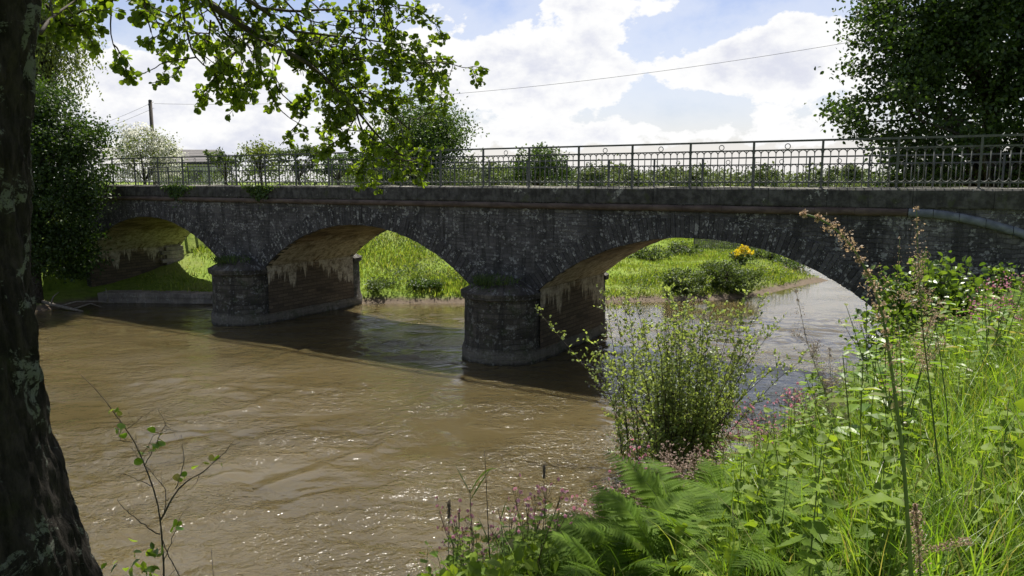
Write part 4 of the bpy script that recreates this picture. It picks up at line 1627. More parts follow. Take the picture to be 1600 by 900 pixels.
# ------------------------------------------------------------------ bramble / hazel shrub by the right abutment
def leafy_shrub(name, base, r, h, nst, label, mat, size, kind='serr', perst=34, cat='shrub', stemmat='twig'):
    root = empty(name, tuple(base), 0, label, cat)
    st, Lp, Ld = MB(), [], []
    for k in range(nst):
        a = rng.uniform(0, 2 * pi)
        lean = rng.uniform(.1, 1.0) * r
        hh = h * rng.uniform(.55, 1.0) * (1 - .25 * (lean / r) ** 2)
        n = 16
        tt = np.linspace(0, 1, n)
        pts = np.stack([cos(a) * lean * tt ** 1.2, sin(a) * lean * tt ** 1.2, hh * (tt - .12 * tt ** 3)], -1) + np.cumsum(rng.normal(size=(n, 3)) * .014, 0)
        st.tube(pts, np.linspace(.010, .003, n), 5, cap=False)
        ff = rng.uniform(.18, 1, perst)
        b_ = np.stack([np.interp(ff, tt, pts[:, i]) for i in range(3)], -1)
        off = rand_dirs(perst, .1) * rng.uniform(.03, .17, perst)[:, None]
        Lp.append(b_ + off)
        Ld.append(off * 4 + rand_dirs(perst) * .5 + np.array([0, 0, -.15]))
    Lp, Ld = np.concatenate(Lp), np.concatenate(Ld)
    st.build('stems', M[stemmat], root, True)
    m_ = MB()
    m_.leaves(Lp, Ld, rand_dirs(len(Lp), 1.0), size * rng.uniform(.55, 1.25, len(Lp)), kind)
    m_.build('foliage', mat, root)
    return root


def on_bank(x, y):
    return np.array([x, y, gz(x, y)])


p = at(1455, 500, 12.6)
_b = on_bank(p[0], 12.6)
leafy_shrub('bramble_bush', _b, 1.15, at(0, 368, 12.6)[2] - _b[2], 120, 'glossy leaved bramble bush in front of the right abutment', M['bramble_leaf'], .125, 'oval')
p = at(1390, 540, 11.6)
_b = on_bank(p[0], 11.6)
leafy_shrub('bramble_bush', _b, .75, at(0, 455, 11.6)[2] - _b[2], 44, 'lower bramble bush at the left foot of the glossy bramble bush', M['bramble_leaf'], .095, 'oval')
p = at(1570, 500, 13.6)
leafy_shrub('bramble_bush', on_bank(p[0], 13.6), .9, 1.15, 40, 'leafy bramble bush against the bridge wall at the right picture edge', M['bramble_leaf'], .10, 'oval')

# ------------------------------------------------------------------ bank vegetation
SILX = [560, 640, 700, 800, 860, 900, 1000, 1130, 1200, 1260, 1330, 1400, 1500, 1600, 1800]
SILY = [940, 880, 840, 790, 755, 712, 700, 685, 650, 590, 540, 500, 468, 425, 375]


def sil(px):
    return np.interp(px, SILX, SILY)


def bank_spots(n, Y0, Y1, h, pxr=(560, 1750), slack=0, tries=60000, dmin=.35, far_pow=1.0, xmin=None):
    y = Y0 + (Y1 - Y0) * rng.random(tries) ** far_pow
    px = rng.uniform(pxr[0], pxr[1], tries)
    x = (px - 800) / FPX * y * 1.04
    d = -polydist(x, y, NEAR)
    z = ground_z(x, y)
    hh = h * rng.uniform(.8, 1.2, tries)
    top = np.stack([x, y, z + hh], 0)
    tx, ty = proj(top)
    s_ = (x - B0[0]) * BX[0] + (y - B0[1]) * BX[1]
    t_ = (x - B0[0]) * BY[0] + (y - B0[1]) * BY[1]
    ok = ~((tx > 835) & (tx < 1120) & (y < 5.9) & (rng.random(tries) < .93)) & (d > dmin) & (ty > sil(tx) - slack + rng.normal(size=tries) * 8) & (tx > pxr[0]) & (tx < pxr[1]) & (t_ < -.4)
    i = np.where(ok)[0][:n]
    return np.stack([x[i], y[i], z[i]], -1), hh[i]


# grass, stuff
def blades(P, h, w, lean, segs=4):
    n = len(P)
    a = rng.uniform(0, 2 * pi, n)
    dirv = np.stack([np.cos(a), np.sin(a), np.zeros(n)], -1)
    side = np.stack([-np.sin(a), np.cos(a), np.zeros(n)], -1)
    tw = rng.uniform(-.8, .8, n)
    side = side * np.cos(tw)[:, None] + dirv * np.sin(tw)[:, None]
    V = np.zeros((n, segs * 2 + 1, 3))
    for k in range(segs + 1):
        f = k / segs
        c = P + dirv * (lean * h * f ** 2)[:, None] + np.array([0, 0, 1.0]) * (h * (f - .28 * lean * f ** 2.2))[:, None]
        ww = w * (1 - f ** 1.6) * .5
        if k < segs:
            V[:, 2 * k] = c - side * ww[:, None]
            V[:, 2 * k + 1] = c + side * ww[:, None]
        else:
            V[:, 2 * segs] = c
    F4 = np.concatenate([np.arange(n)[:, None] * (2 * segs + 1) + np.array([[2 * k, 2 * k + 1, 2 * k + 3, 2 * k + 2]]) for k in range(segs - 1)])
    F3 = np.arange(n)[:, None] * (2 * segs + 1) + np.array([[2 * segs - 2, 2 * segs - 1, 2 * segs]])
    return V.reshape(-1, 3), F4, F3


mb = MB()
for (n, Y0, Y1, h, pxr, w_, pw) in ((6500, 2.6, 6.5, .62, (1330, 1750), .0095, 1.0), (2200, 2.6, 6.5, .5, (1130, 1400), .009, 1.0), (1500, 3.5, 9, .9, (1100, 1700), .005, 1.0), (8000, 5.5, 13.5, .6, (1330, 1700), .010, 1.0), (4500, 5.5, 13.5, .55, (1150, 1700), .010, 1.0), (5000, 3, 9, .4, (680, 1250), .008, 1.0), (2500, 12, 16, .6, (1450, 1700), .012, 1.0)):
    P, hh = bank_spots(n, Y0, Y1, h, pxr, tries=n * 6, far_pow=pw, slack=6)
    hh = hh * rng.uniform(.55, 1.1, len(hh))
    V, F4, F3 = blades(P - np.array([0, 0, .03]), hh, w_ * rng.uniform(.6, 1.4, len(hh)), rng.uniform(.1, .85, len(hh)))
    k0 = mb.n
    mb.add(V, F4)
    mb.f.append((F3 + k0, 0))
tag(mb.build('bank_grass', M['grass_leaf']), 'long bright green grass covering the near right bank', 'grass', kind='stuff')

mb = MB()
for (n, Y0, Y1, h, sz, pxr) in ((8500, 3, 7, .3, .07, (620, 1700)), (12000, 6, 16, .36, .07, (640, 1700))):
    P, hh = bank_spots(n, Y0, Y1, h, pxr, tries=n * 5, dmin=.15)
    P = P + np.stack([np.zeros(len(P)), np.zeros(len(P)), hh * rng.random(len(P)) ** .7], -1)
    mb.leaves(P, rand_dirs(len(P)) + np.array([0, 0, .2]), rand_dirs(len(P), 1.1), sz * rng.uniform(.5, 1.3, len(P)), 'oval')
tag(mb.build('ground_cover', M['herb_leaf']), 'low tangle of small weeds under the taller bank plants', 'weeds', kind='stuff')


# ---- ferns
def frond_mb(Lf, seed):
    r = np.random.default_rng(seed)
    n = 30
    tt = np.linspace(0, 1, n)
    x = Lf * (.55 * tt + .25 * tt ** 2)
    z = Lf * (.95 * tt - .42 * tt ** 2.4)
    sway = .04 * Lf * np.sin(tt * 2.5 + r.uniform(0, 3))
    pts = np.stack([x, sway, z], -1)
    st = MB()
    st.tube(pts, np.linspace(.0045, .0012, n), 4, cap=False)
    lf = MB()
    m = 23
    Pp, Dd, Nn, Sz = [], [], [], []
    for k in range(m):
        f = .16 + .83 * k / (m - 1)
        c = np.array([np.interp(f, tt, pts[:, i]) for i in range(3)])
        c2 = np.array([np.interp(min(1, f + .03), tt, pts[:, i]) for i in range(3)])
        tn = c2 - c if f < .97 else c - np.array([np.interp(f - .03, tt, pts[:, i]) for i in range(3)])
        tn /= np.linalg.norm(tn)
        up = np.cross(tn, np.array([0, 1.0, 0]))
        up = -up if up[2] < 0 else up
        pl = Lf * .24 * (sin(pi * (.12 + .86 * ((k / (m - 1)) ** .75))) ** .75) + .012
        for sg in (-1, 1):
            d = np.array([0, sg, 0]) + tn * .38 + up * r.uniform(-.12, .12)
            d /= np.linalg.norm(d)
            Pp.append(c)
            Dd.append(d)
            Nn.append(up + r.normal(size=3) * .14)
            Sz.append(pl * r.uniform(.9, 1.08))
    lf.leaves(np.array(Pp), np.array(Dd), np.array(Nn), np.array(Sz), 'pinna', 0, 1.0)
    return st, lf


FROND = []
for k, Lf in enumerate((.85, .72, .95)):
    st, lf = frond_mb(Lf, 100 + k)
    m_ = MB()
    m_.v, m_.f, m_.uv, m_.n = lf.v + st.v, lf.f + [(f + lf.n, 1) for f, _ in st.f], lf.uv + st.uv, lf.n + st.n
    o = m_.build('frond', [M['fern_leaf'], M['greenstem']], None, link=False)
    FROND.append(o.data)


def fern(p, sc, nf, label, group):
    root = empty('fern', tuple(p), rng.uniform(0, 6.28), label, 'fern', group)
    root.scale = (sc, sc, sc)
    for k in range(nf):
        o = bpy.data.objects.new('frond', FROND[int(rng.integers(3))])
        COL.objects.link(o)
        o.parent = root
        s_ = rng.uniform(.75, 1.1)
        o.scale = (s_, s_, s_)
        o.rotation_euler = (rng.uniform(-.15, .15), rng.uniform(-.2, .5), k / nf * 2 * pi + rng.uniform(-.35, .35))


fl = 'feathery green fern among the weeds at the foot of the near bank'
fern_spots = [(870, 5.0, 1.0), (935, 4.7, 1.1), (1010, 5.1, 1.2), (1075, 4.7, 1.15), (990, 4.2, 1.0), (1120, 5.2, .9), (900, 4.3, .85), (1060, 5.6, 1.15), (950, 5.6, 1.0), (1150, 4.5, .9), (860, 5.5, .9), (960, 3.8, .8), (1040, 3.9, .85), (890, 3.9, .75), (1100, 4.1, .9), (1000, 4.7, 1.1)]
for px, Y, sc in fern_spots:
    pp = at(px, 700, Y)
    fern(on_bank(pp[0], Y), sc * .76, 7, 'shaded dark green fern in the clump at the bottom centre of the bank', 'ferns in the clump at the bottom of the bank')
for px, Y, sc in [(1560, 9.5, 1.1), (1535, 11, 1.1), (1600, 8.2, 1.0), (1510, 8.6, .8), (1585, 10.6, 1.1), (1545, 7.4, .8), (1615, 12.3, 1.1)]:
    pp = at(px, 600, Y)
    fern(on_bank(pp[0], Y), sc * 1.05, 7, 'sunlit yellow green fern high on the right bank near the bridge wall', 'sunlit ferns high on the right bank')
for px, Y, sc in [(1290, 3.0, .75), (1340, 3.3, .7), (1230, 3.3, .7), (1400, 2.9, .6)]:
    pp = at(px, 800, Y)
    fern(on_bank(pp[0], Y), sc, 6, 'small fern with grey sheened fronds low in the grass at the bottom right', 'small ferns in the bottom right grass')


# ---- campions, nettles, herbs: a few meshes of each, copied
def herb_meshes(kind, seed, h):
    r = np.random.default_rng(seed)
    st, lf, fl = MB(), MB(), MB()
    nst = {'campion': 3, 'nettle': 1, 'herb': 2, 'seed': 5}[kind]
    for k in range(nst):
        a = r.uniform(0, 6.28)
        ln = r.uniform(.05, .3) * h if nst > 1 else .06 * h
        n = 14
        tt = np.linspace(0, 1, n)
        pts = np.stack([cos(a) * ln * tt ** 1.5 + r.normal() * .02, sin(a) * ln * tt ** 1.5 + r.normal() * .02, h * tt * r.uniform(.8, 1)], -1)
        st.tube(pts, np.linspace(.0042, .0018, n) if kind != 'seed' else np.linspace(.003, .001, n), 4, cap=False)
        if kind == 'nettle':
            nn = 9
            for j in range(nn):
                f = .25 + .75 * j / (nn - 1)
                c = np.array([np.interp(f, tt, pts[:, i]) for i in range(3)])
                aa = j * pi / 2 + r.uniform(-.2, .2)
                for s2 in (0, pi):
                    d = np.array([cos(aa + s2), sin(aa + s2), r.uniform(-.75, .1) if f < .85 else .35])
                    lf.leaves(c[None] + d * .02, d[None], np.array([[0.0, 0, 1]]) + r.normal(size=(1, 3)) * .2, (.165 * (1.12 - f * .75)) * r.uniform(.75, 1.15), 'serr', 0, 1.05)
        elif kind == 'campion':
            for j in range(4):
                f = .12 + .62 * j / 3
                c = np.array([np.interp(f, tt, pts[:, i]) for i in range(3)])
                aa = j * pi / 2 + r.uniform(-.3, .3)
                for s2 in (0, pi):
                    d = np.array([cos(aa + s2), sin(aa + s2), .25])
                    lf.leaves(c[None], d[None], np.array([[0.0, 0, 1]]) + r.normal(size=(1, 3)) * .25, .085 * (1.1 - f * .6), 'oval', 0, .8)
            for j in range(int(r.integers(4, 8))):
                c = pts[-1] + r.normal(size=3) * np.array([.045, .045, .05])
                st.tube([pts[-3], c], [.0016, .0012], 3, cap=False)
                out = r.normal(size=3)
                out[2] = abs(out[2]) * .4
                out /= np.linalg.norm(out)
                s1 = np.cross(out, [0, 0, 1.0])
                s1 /= np.linalg.norm(s1)
                s2_ = np.cross(out, s1)
                for q_ in range(5):
                    an = q_ * 2 * pi / 5
                    d = s1 * cos(an) + s2_ * sin(an) + out * .3
                    fl.leaves(c[None], d[None], out[None] + r.normal(size=(1, 3)) * .1, .0150, 'round', 0, .85)
                st.leaves(c[None] - out * .016, out[None], s1[None], .018, 'dia', 0, .8)
                st.leaves(c[None] - out * .016, out[None], s2_[None], .018, 'dia', 0, .8)
        elif kind == 'herb':
            nn = 11
            for j in range(nn):
                f = .15 + .85 * j / (nn - 1)
                c = np.array([np.interp(f, tt, pts[:, i]) for i in range(3)])
                aa = j * 2.4
                d = np.array([cos(aa), sin(aa), .2])
                lf.leaves(c[None], d[None], np.array([[0.0, 0, 1]]) + r.normal(size=(1, 3)) * .2, .15 * (1.15 - f * .75), 'oval', 0, .62)
        elif kind == 'seed':
            for j in range(26):
                f = r.uniform(.45, 1)
                c = np.array([np.interp(f, tt, pts[:, i]) for i in range(3)]) + r.normal(size=3) * .035
                st.tube([np.array([np.interp(max(0, f - .05), tt, pts[:, i]) for i in range(3)]), c], [.0012, .0009], 3, cap=False)
                fl.leaves(np.repeat(c[None], 3, 0), r.normal(size=(3, 3)), r.normal(size=(3, 3)), .016, 'oval')
            for j in range(6):
                f = r.uniform(.1, .6)
                c = np.array([np.interp(f, tt, pts[:, i]) for i in range(3)])
                lf.leaves(c[None], r.normal(size=(1, 3)), np.array([[0.0, 0, 1]]), .06, 'oval')
    return st, lf, fl


PLANTS = {}
for kind, name, h, stm, lfm, flm in (('campion', 'campion', .75, 'redstem', 'herb_leaf', 'pink'), ('nettle', 'nettle', .8, 'greenstem', 'herb_leaf', None), ('herb', 'willowherb', .75, 'greenstem', 'grass_leaf', None), ('seed', 'dry_campion', .7, 'redstem', 'herb_leaf', 'paletwig')):
    PLANTS[kind] = []
    for v in range(4):
        st, lf, fl = herb_meshes(kind, 500 + v * 13 + len(kind), h)
        prt = [('stem', st.build('stem', M[stm], None, True, link=False).data), ('foliage', lf.build('foliage', M[lfm], None, link=False).data)]
        if flm:
            prt.append(('blossom' if kind == 'campion' else 'seed_sprays', fl.build('blossom', M[flm], None, link=False).data))
        PLANTS[kind].append(prt)


def plant(kind, name, p, sc, label, cat, group):
    root = empty(name, tuple(p), rng.uniform(0, 6.28), label, cat, group)
    root.scale = (sc, sc, sc)
    root.rotation_euler[0] = rng.normal() * .10
    root.rotation_euler[1] = rng.normal() * .10
    for nm, me in PLANTS[kind][int(rng.integers(4))]:
        o = bpy.data.objects.new(nm, me)
        COL.objects.link(o)
        o.parent = root


def scatter(kind, name, n, Y0, Y1, h0, pxr, label, cat, group, slack=0, sc=(.75, 1.15)):
    P, hh = bank_spots(n, Y0, Y1, h0, pxr, tries=6000, slack=slack)
    for p in P:
        plant(kind, name, p, rng.uniform(*sc), label, cat, group)


scatter('campion', 'campion', 26, 5.2, 8.5, .75, (860, 1010), 'pink flowered campion in the patch below the willow bush', 'wildflower', 'campions below the willow bush', 20)
scatter('campion', 'campion', 14, 5.5, 9.5, .72, (1080, 1270), 'pink flowered campion between the willow bush and the tall dock', 'wildflower', 'campions between the willow bush and the dock', 15)
scatter('campion', 'campion', 18, 8.5, 13.5, .8, (1490, 1610), 'pink flowered campion high on the bank near the bridge wall', 'wildflower', 'campions near the bridge wall', 25, (.9, 1.25))
scatter('campion', 'campion', 16, 3.6, 6.5, .75, (700, 870), 'pink flowered campion among the reed stems at the bottom of the bank', 'wildflower', 'campions among the reeds', 25, (.8, 1.0))
scatter('seed', 'dry_campion', 70, 5.5, 9.5, .7, (860, 1060), 'pale seeding campion with a haze of fine stalks below the willow bush', 'wildflower', 'seeding campions below the willow bush', 22, (.8, 1.15))
scatter('seed', 'dry_campion', 16, 6, 10, .7, (1060, 1300), 'pale seeding campion with fine stalks beside the dry docks', 'wildflower', 'seeding campions beside the dry docks', 12, (.8, 1.1))
scatter('nettle', 'nettle', 54, 4.0, 8.5, .72, (1120, 1700), 'green nettle with toothed leaves in the long grass of the right bank', 'nettle', 'nettles in the long grass', 0, (.7, 1.05))
scatter('nettle', 'nettle', 56, 7.5, 13.5, .75, (1230, 1640), 'green nettle on the slope in front of the bramble bushes', 'nettle', 'nettles in front of the brambles', 5, (.8, 1.2))
scatter('nettle', 'nettle', 26, 2.7, 4.6, .62, (1150, 1700), 'large toothed nettle close to the camera at the bottom right', 'nettle', 'nettles close to the camera', 0, (.7, 1.0))
scatter('herb', 'willowherb', 64, 5.0, 12.5, .75, (1100, 1650), 'leafy unflowered willowherb stem growing through the bank grass', 'wild plant', 'willowherbs on the bank', 8, (.7, 1.1))
scatter('herb', 'willowherb', 16, 4.2, 8.0, 1.0, (1330, 1620), 'tall leafy willowherb standing above the long grass near the docks', 'wild plant', 'tall willowherbs near the docks', 75, (1.25, 1.6))
scatter('nettle', 'nettle', 26, 3.2, 6.0, .65, (640, 880), 'young nettle at the bottom edge near the reed stems', 'nettle', 'nettles near the reeds', 10, (.6, .8))
scatter('herb', 'willowherb', 24, 3.4, 6.5, .65, (700, 900), 'small leafy willowherb behind the reed stems', 'wild plant', 'willowherbs behind the reeds', 10, (.6, .85))


# ---- docks with brown flower spikes
def dock(path, label, r0=.009, panic=.4, dens=110, leaf=True, side=3, dry=False, spread=.035, name='dock'):
    path = np.asarray(path, float)
    root = empty(name, tuple(path[0]), 0, label, 'dock')
    pts = spline(path, 40) - path[0]
    st, fl, lf = MB(), MB(), MB()
    st.tube(pts, np.linspace(r0, r0 * .3, 40), 7)
    k0 = int(40 * (1 - panic))
    Pp = []
    for k in range(k0, 40):
        g = (k - k0) / (39 - k0)
        m = int(dens * (.35 + .65 * g) / 2.6)
        sp = spread * (1.1 - .45 * g)
        Pp.append(pts[k] + rng.normal(size=(m, 3)) * np.array([sp, sp, sp * .9]) * (.35 + .65 * (np.sin(k * 1.25 + rng.uniform(0, 1)) > -.4)))
    for j in range(side):
        k = int(rng.integers(k0 - 4, 34))
        d = rng.normal(size=3)
        d[2] = abs(d[2]) + .8
        d /= np.linalg.norm(d)
        ln = rng.uniform(.1, .26)
        tp = pts[k] + np.linspace(0, 1, 8)[:, None] * d * ln
        st.tube(tp, np.linspace(r0 * .35, r0 * .15, 8), 4, cap=False)
        for q_ in tp[2:]:
            Pp.append(q_ + rng.normal(size=(int(dens / 4) + 1, 3)) * spread * .5)
    Pp = np.concatenate(Pp)
    fl.leaves(Pp, rand_dirs(len(Pp)), rand_dirs(len(Pp)), .0080 * rng.uniform(.5, 1.4, len(Pp)), 'oval')
    st.build('stem', M['deadtwig'] if dry else M['greenstem'], root, True)
    fl.build('seed_sprays', M['dryseed'] if dry else M['dockseed'], root)
    if leaf:
        for (f, ln, az) in leaf:
            k = int(39 * f)
            d = np.array([cos(az), sin(az), .35])
            m_ = MB()
            n = 12
            tt = np.linspace(0, 1, n)
            c = pts[k] + np.stack([d[0] * ln * tt, d[1] * ln * tt, ln * (.45 * tt - .75 * tt ** 2)], -1)
            sd = np.array([-d[1], d[0], 0]) / np.hypot(d[0], d[1])
            ww = ln * .17 * np.sin(pi * np.clip(tt ** .7, 0, 1)) + .002
            wave = .25 * ww * np.sin(tt * 17)
            P = np.stack([c - sd * ww[:, None] + np.stack([0 * tt, 0 * tt, wave], -1), c + np.array([0, 0, -.006]), c + sd * ww[:, None] + np.stack([0 * tt, 0 * tt, -wave], -1)], 1)
            m_.grid(P)
            m_.build('leaf', M['herb_leaf'], root, True)
    return root


def path_px(lst, Y):
    return [at(a_, b_, Y) for a_, b_ in lst]


dock(path_px([(1440, 1150), (1424, 900), (1412, 720), (1395, 590), (1378, 480), (1345, 400), (1312, 362), (1290, 338), (1256, 334)], 2.2), 'tall green dock stalk with a nodding pinkish brown flower spike, nearest the camera', .0088, .36, 240, [(.2, .2, -1.9), (.45, .17, 2.6), (.57, .07, .3)], 0, spread=.017)
dock(path_px([(1490, 960), (1470, 760), (1452, 600), (1440, 500), (1434, 400), (1432, 326)], 3.6), 'upright dock with a forked brown flower spike before the bramble bush', .0065, .32, 90, [(.35, .18, 2.9), (.5, .14, 0)], 10, spread=.024)
dock(path_px([(1490, 980), (1483, 760), (1480, 640), (1470, 560), (1455, 470)], 4.2), 'dark red stemmed dock just right of the nodding dock', .0065, .12, 20, [(.3, .2, 2.2), (.6, .14, 1.0)], 1, spread=.014)
dock(path_px([(1375, 940), (1340, 760), (1300, 640), (1262, 540), (1244, 455)], 5.6), 'leafless grey dry dock with curled seed heads left of the nodding dock', .0055, .5, 170, None, 12, True, spread=.034)
dock(path_px([(1345, 900), (1320, 740), (1300, 640), (1296, 545)], 5.8), 'second grey dry dock, shorter and right of the leafless one', .005, .45, 150, None, 9, True, spread=.034)
dock(path_px([(1446, 1000), (1438, 900), (1436, 860), (1430, 790)], 2.3), 'short young dock with a rusty brown flower head at the bottom right', .005, .5, 120, [(.35, .16, 3.3), (.5, .16, -1.2)], 1, spread=.013)
dock(path_px([(1420, 880), (1412, 700), (1408, 560), (1400, 470), (1406, 372)], 3.9), 'thin upright dock with small brown spikes beside the nodding dock', .0042, .35, 20, [(.4, .12, 3.0)], 4, spread=.016)

# large toothed leaves entering at the right edge
bp = on_bank(*at(1640, 760, 2.5)[:2])
big = empty('broad_leaved_plant', tuple(bp), 0, 'broad toothed sunlit leaves reaching in at the right picture edge', 'plant')
mb = MB()
zt = 5.3 - .30 * 2.5 - bp[2]
mb.tube([(0, 0, 0), (.02, 0, zt * .5), (0, .02, zt)], [.007, .006, .003], 5)
mb.build('stem', M['greenstem'], big, True)
for (px, py, ln, dx, dz) in ((1648, 628, .16, -1, .0), (1655, 682, .17, -1, -.1), (1640, 600, .08, -.5, .2)):
    mb = MB()
    tip = at(px, py, 2.5) - bp
    d = np.array([[dx, -.25, dz]])
    mb.leaves(tip[None], d, np.array([[.1, -.9, -.15]]), ln, 'broad', 0, .7)
    mb.build('leaf', M['herb_leaf'], big, True)

# ---- reeds and sapling on the near left
def reed(path, label, head=False, group=None, lv=()):
    path = np.asarray(path, float)
    root = empty('reed', tuple(path[0]), 0, label, 'reed', group)
    pts = spline(path, 24) - path[0]
    m_ = MB()
    m_.tube(pts, np.linspace(.0042, .0018, 24), 5)
    m_.build('stem', M['twig'] if not head else M['deadtwig'], root, True)
    if head:
        m_ = MB()
        k = pts[-1]
        n = 260
        t_ = rng.random(n)
        m_.leaves(k + np.stack([rng.normal(size=n) * .005, rng.normal(size=n) * .005, -.015 + .10 * t_], -1), rand_dirs(n, 1.0), rand_dirs(n), .012, 'dia')
        m_.build('seed_head', M['dryseed'], root)
    for (f, dx, ln, dz, drp) in lv:
        m_ = MB()
        c = pts[int(23 * f)]
        t_ = np.linspace(0, 1, 12)
        cc = c + np.stack([dx * ln * t_, .1 * ln * t_, ln * (dz * t_ - drp * t_ ** 2)], -1)
        w_ = .010 * (np.sin(pi * np.clip(t_ * .9 + .1, 0, 1)) + .05)
        nrm = np.array([-.35 * dz, -.55, .75 * abs(dx)])
        m_.grid(np.stack([cc - nrm * w_[:, None], cc + np.array([0, .003, 0]), cc + nrm * w_[:, None]], 1))
        m_.build('leaf', M['bush_leaf'], root, True)


YR = 4.3
reed(path_px([(697, 1000), (700, 880), (702, 805)], YR), 'dry reed with a brown bottlebrush seed head, leftmost of the reeds', True)
reed(path_px([(741, 1000), (738, 860), (735, 785), (734, 760)], YR), 'dark reed with a broad bent leaf arching to the right', False, None, ((.95, .55, .24, .95, .1), (.97, .6, .36, 1.25, .95), (.97, -.45, .2, .95, .1)))
reed(path_px([(772, 1000), (764, 850), (759, 740), (757, 702)], YR), 'tallest straight dark reed stem at the bottom centre', False, None, ((.55, -.35, .2, .9, .1),))
reed(path_px([(800, 1000), (790, 880), (782, 810), (778, 795)], YR), 'dark reed stem with one upright leaf right of the tallest reed', False, None, ((.95, .28, .13, 1.0, .05),))
reed(path_px([(752, 1000), (748, 900), (744, 840), (742, 820)], YR), 'short dark reed stem between the bent reed and the tallest reed', False, None, ((.6, .4, .16, -.3, .4), (.9, -.3, .12, .8, .1)))
reed(path_px([(706, 1000), (712, 900), (716, 840), (708, 812)], YR), 'thin leaning reed blade beside the bottlebrush reed', False, None, ((.7, -.3, .2, .9, .1),))
reed(path_px([(852, 900), (852, 800), (850, 745)], 5.6), 'thin stalk with a small dark seed head above the ferns', True)

sp_b = on_bank(*at(258, 900, 4.1)[:2])
sap = empty('sapling', tuple(sp_b), 0, 'thin nearly leafless sapling at the bottom left in front of the river', 'sapling')
mb = MB()
SLp, SLd = [], []


def sbranch(lst, Y, r0, r1, leafy=()):
    pts = spline(path_px(lst, Y), 26) - sp_b
    pts += .006 * np.stack([vnoise(np.arange(26) * .5, np.full(26, k * 5.3 + r0 * 900 + lst[0][0]), seed=4) for k in range(3)], -1)
    mb.tube(pts, np.linspace(r0, r1, 26), 5, cap=False)
    for k in range(6, 26, 2):
        if rng.random() < .55:
            d = rng.normal(size=3)
            d[2] += .4
            d /= np.linalg.norm(d)
            ln = rng.uniform(.03, .13)
            mb.tube([pts[k], pts[k] + d * ln * .5 + rng.normal(size=3) * .006, pts[k] + d * ln], [r1 * 1.1, r1 * .8, r1 * .5], 3, cap=False)
    for f in leafy:
        k = int(f * 25)
        for _ in range(5):
            SLp.append(pts[k] + rng.normal(size=3) * .022)
            SLd.append(rng.normal(size=3))


bt = proj(sp_b)
sbranch([(bt[0], bt[1]), (256, 900), (253, 820), (245, 770), (225, 720), (205, 680), (175, 635), (150, 605), (125, 585)], 4.1, .009, .002, (.86, .89, .78))
sbranch([(252, 810), (268, 780), (290, 752), (320, 735), (345, 712), (365, 690)], 4.1, .006, .0018, (.75,))
sbranch([(250, 835), (225, 820), (200, 800), (182, 780)], 4.1, .004, .0015)
sbranch([(228, 725), (245, 690), (260, 660), (248, 640)], 4.1, .003, .0013, (.35, .45))
sbranch([(200, 670), (225, 650), (240, 640)], 4.1, .0025, .001)
sbranch([(258, 800), (262, 770), (240, 740), (215, 715), (205, 700)], 4.15, .003, .001)
sbranch([(275, 765), (285, 735), (287, 700), (282, 680)], 4.1, .003, .001, (.3,))
sbranch([(215, 690), (190, 690), (182, 665)], 4.1, .002, .001)
sbranch([(240, 760), (215, 750), (195, 740), (180, 748)], 4.1, .0025, .001)
sbranch([(256, 880), (270, 840), (285, 800), (300, 790)], 4.1, .003, .001, (.6,))
sbranch([(222, 712), (240, 680), (262, 672)], 4.1, .002, .001)
sbranch([(252, 840), (265, 870), (280, 900), (290, 930)], 4.1, .003, .002)
mb.build('stems', M['twig'], sap, True)
m_ = MB()
SLp, SLd = np.array(SLp), np.array(SLd)
m_.leaves(SLp, SLd, rand_dirs(len(SLp), .8), .045 * rng.uniform(.6, 1.2, len(SLp)), 'round')
m_.build('foliage', M['grass_leaf'], sap)
for k, (px, Y) in enumerate(((205, 4.2), (330, 4.3), (235, 3.9))):
    q_ = on_bank(*at(px, 900, Y)[:2])
    lb = ['small leafy weed at the foot of the sapling, beside the alder trunk', 'bare thin twig standing right of the sapling', 'small brownish weed directly under the sapling'][k]
    root = empty('weed' if k != 1 else 'twig', tuple(q_), 0, lb, 'weed' if k != 1 else 'twig')
    top = at(px, 885 if k != 1 else 858, Y) - q_
    m_ = MB()
    m_.tube([np.zeros(3), top * .5 + rng.normal(size=3) * .02, top], [.004, .003, .0015], 4)
    m_.build('stem', M['twig'], root, True)
    if k != 1:
        m_ = MB()
        n = 16
        m_.leaves(top + rng.normal(size=(n, 3)) * np.array([.06, .06, .05]), rand_dirs(n), rand_dirs(n, .9), .06 * rng.uniform(.6, 1.2, n), 'oval', 0, .8)
        m_.build('foliage', M['herb_leaf'] if k == 0 else M['bramble_leaf'], root)

# ------------------------------------------------------------------ sky, sun, camera
SUN_AZ, SUN_EL = radians(8), radians(62)
w = bpy.data.worlds.new('World')
scene.world = w
w.use_nodes = True
w.node_tree.nodes.clear()
t = NT(w.node_tree)
wo = t.node('ShaderNodeOutputWorld')
sky = t.node('ShaderNodeTexSky', sky_type='NISHITA')
sky.sun_disc = False
sky.sun_elevation = SUN_EL
sky.sun_rotation = SUN_AZ
sky.air_density = 1.0
sky.dust_density = 1.2
sky.ozone_density = 1.5
SKYS = .06
tc = t.node('ShaderNodeTexCoord')
dv = tc.outputs['Generated']
sep = t.node('ShaderNodeSeparateXYZ', {0: dv})
az = t.math('ARCTAN2', sep.outputs[0], sep.outputs[1])
el = t.math('ARCSINE', sep.outputs[2])
co = t.node('ShaderNodeCombineXYZ', {0: az, 1: t.math('MULTIPLY', el, 1.5), 2: 0.0}).outputs[0]
n1 = t.noise(co, 7.0, 9, .6, .25)
n2 = t.noise(co, 26.0, 6, .62)
n3 = t.noise(t.vmath('ADD', co, (3.1, 1.7, 0)), 11.0, 8, .6, .2)


def azel(px, py):
    d = at(px, py, 1.0) - np.array([0, 0, EYE])
    return atan2(d[0], d[1]), math.asin(d[2] / np.linalg.norm(d))


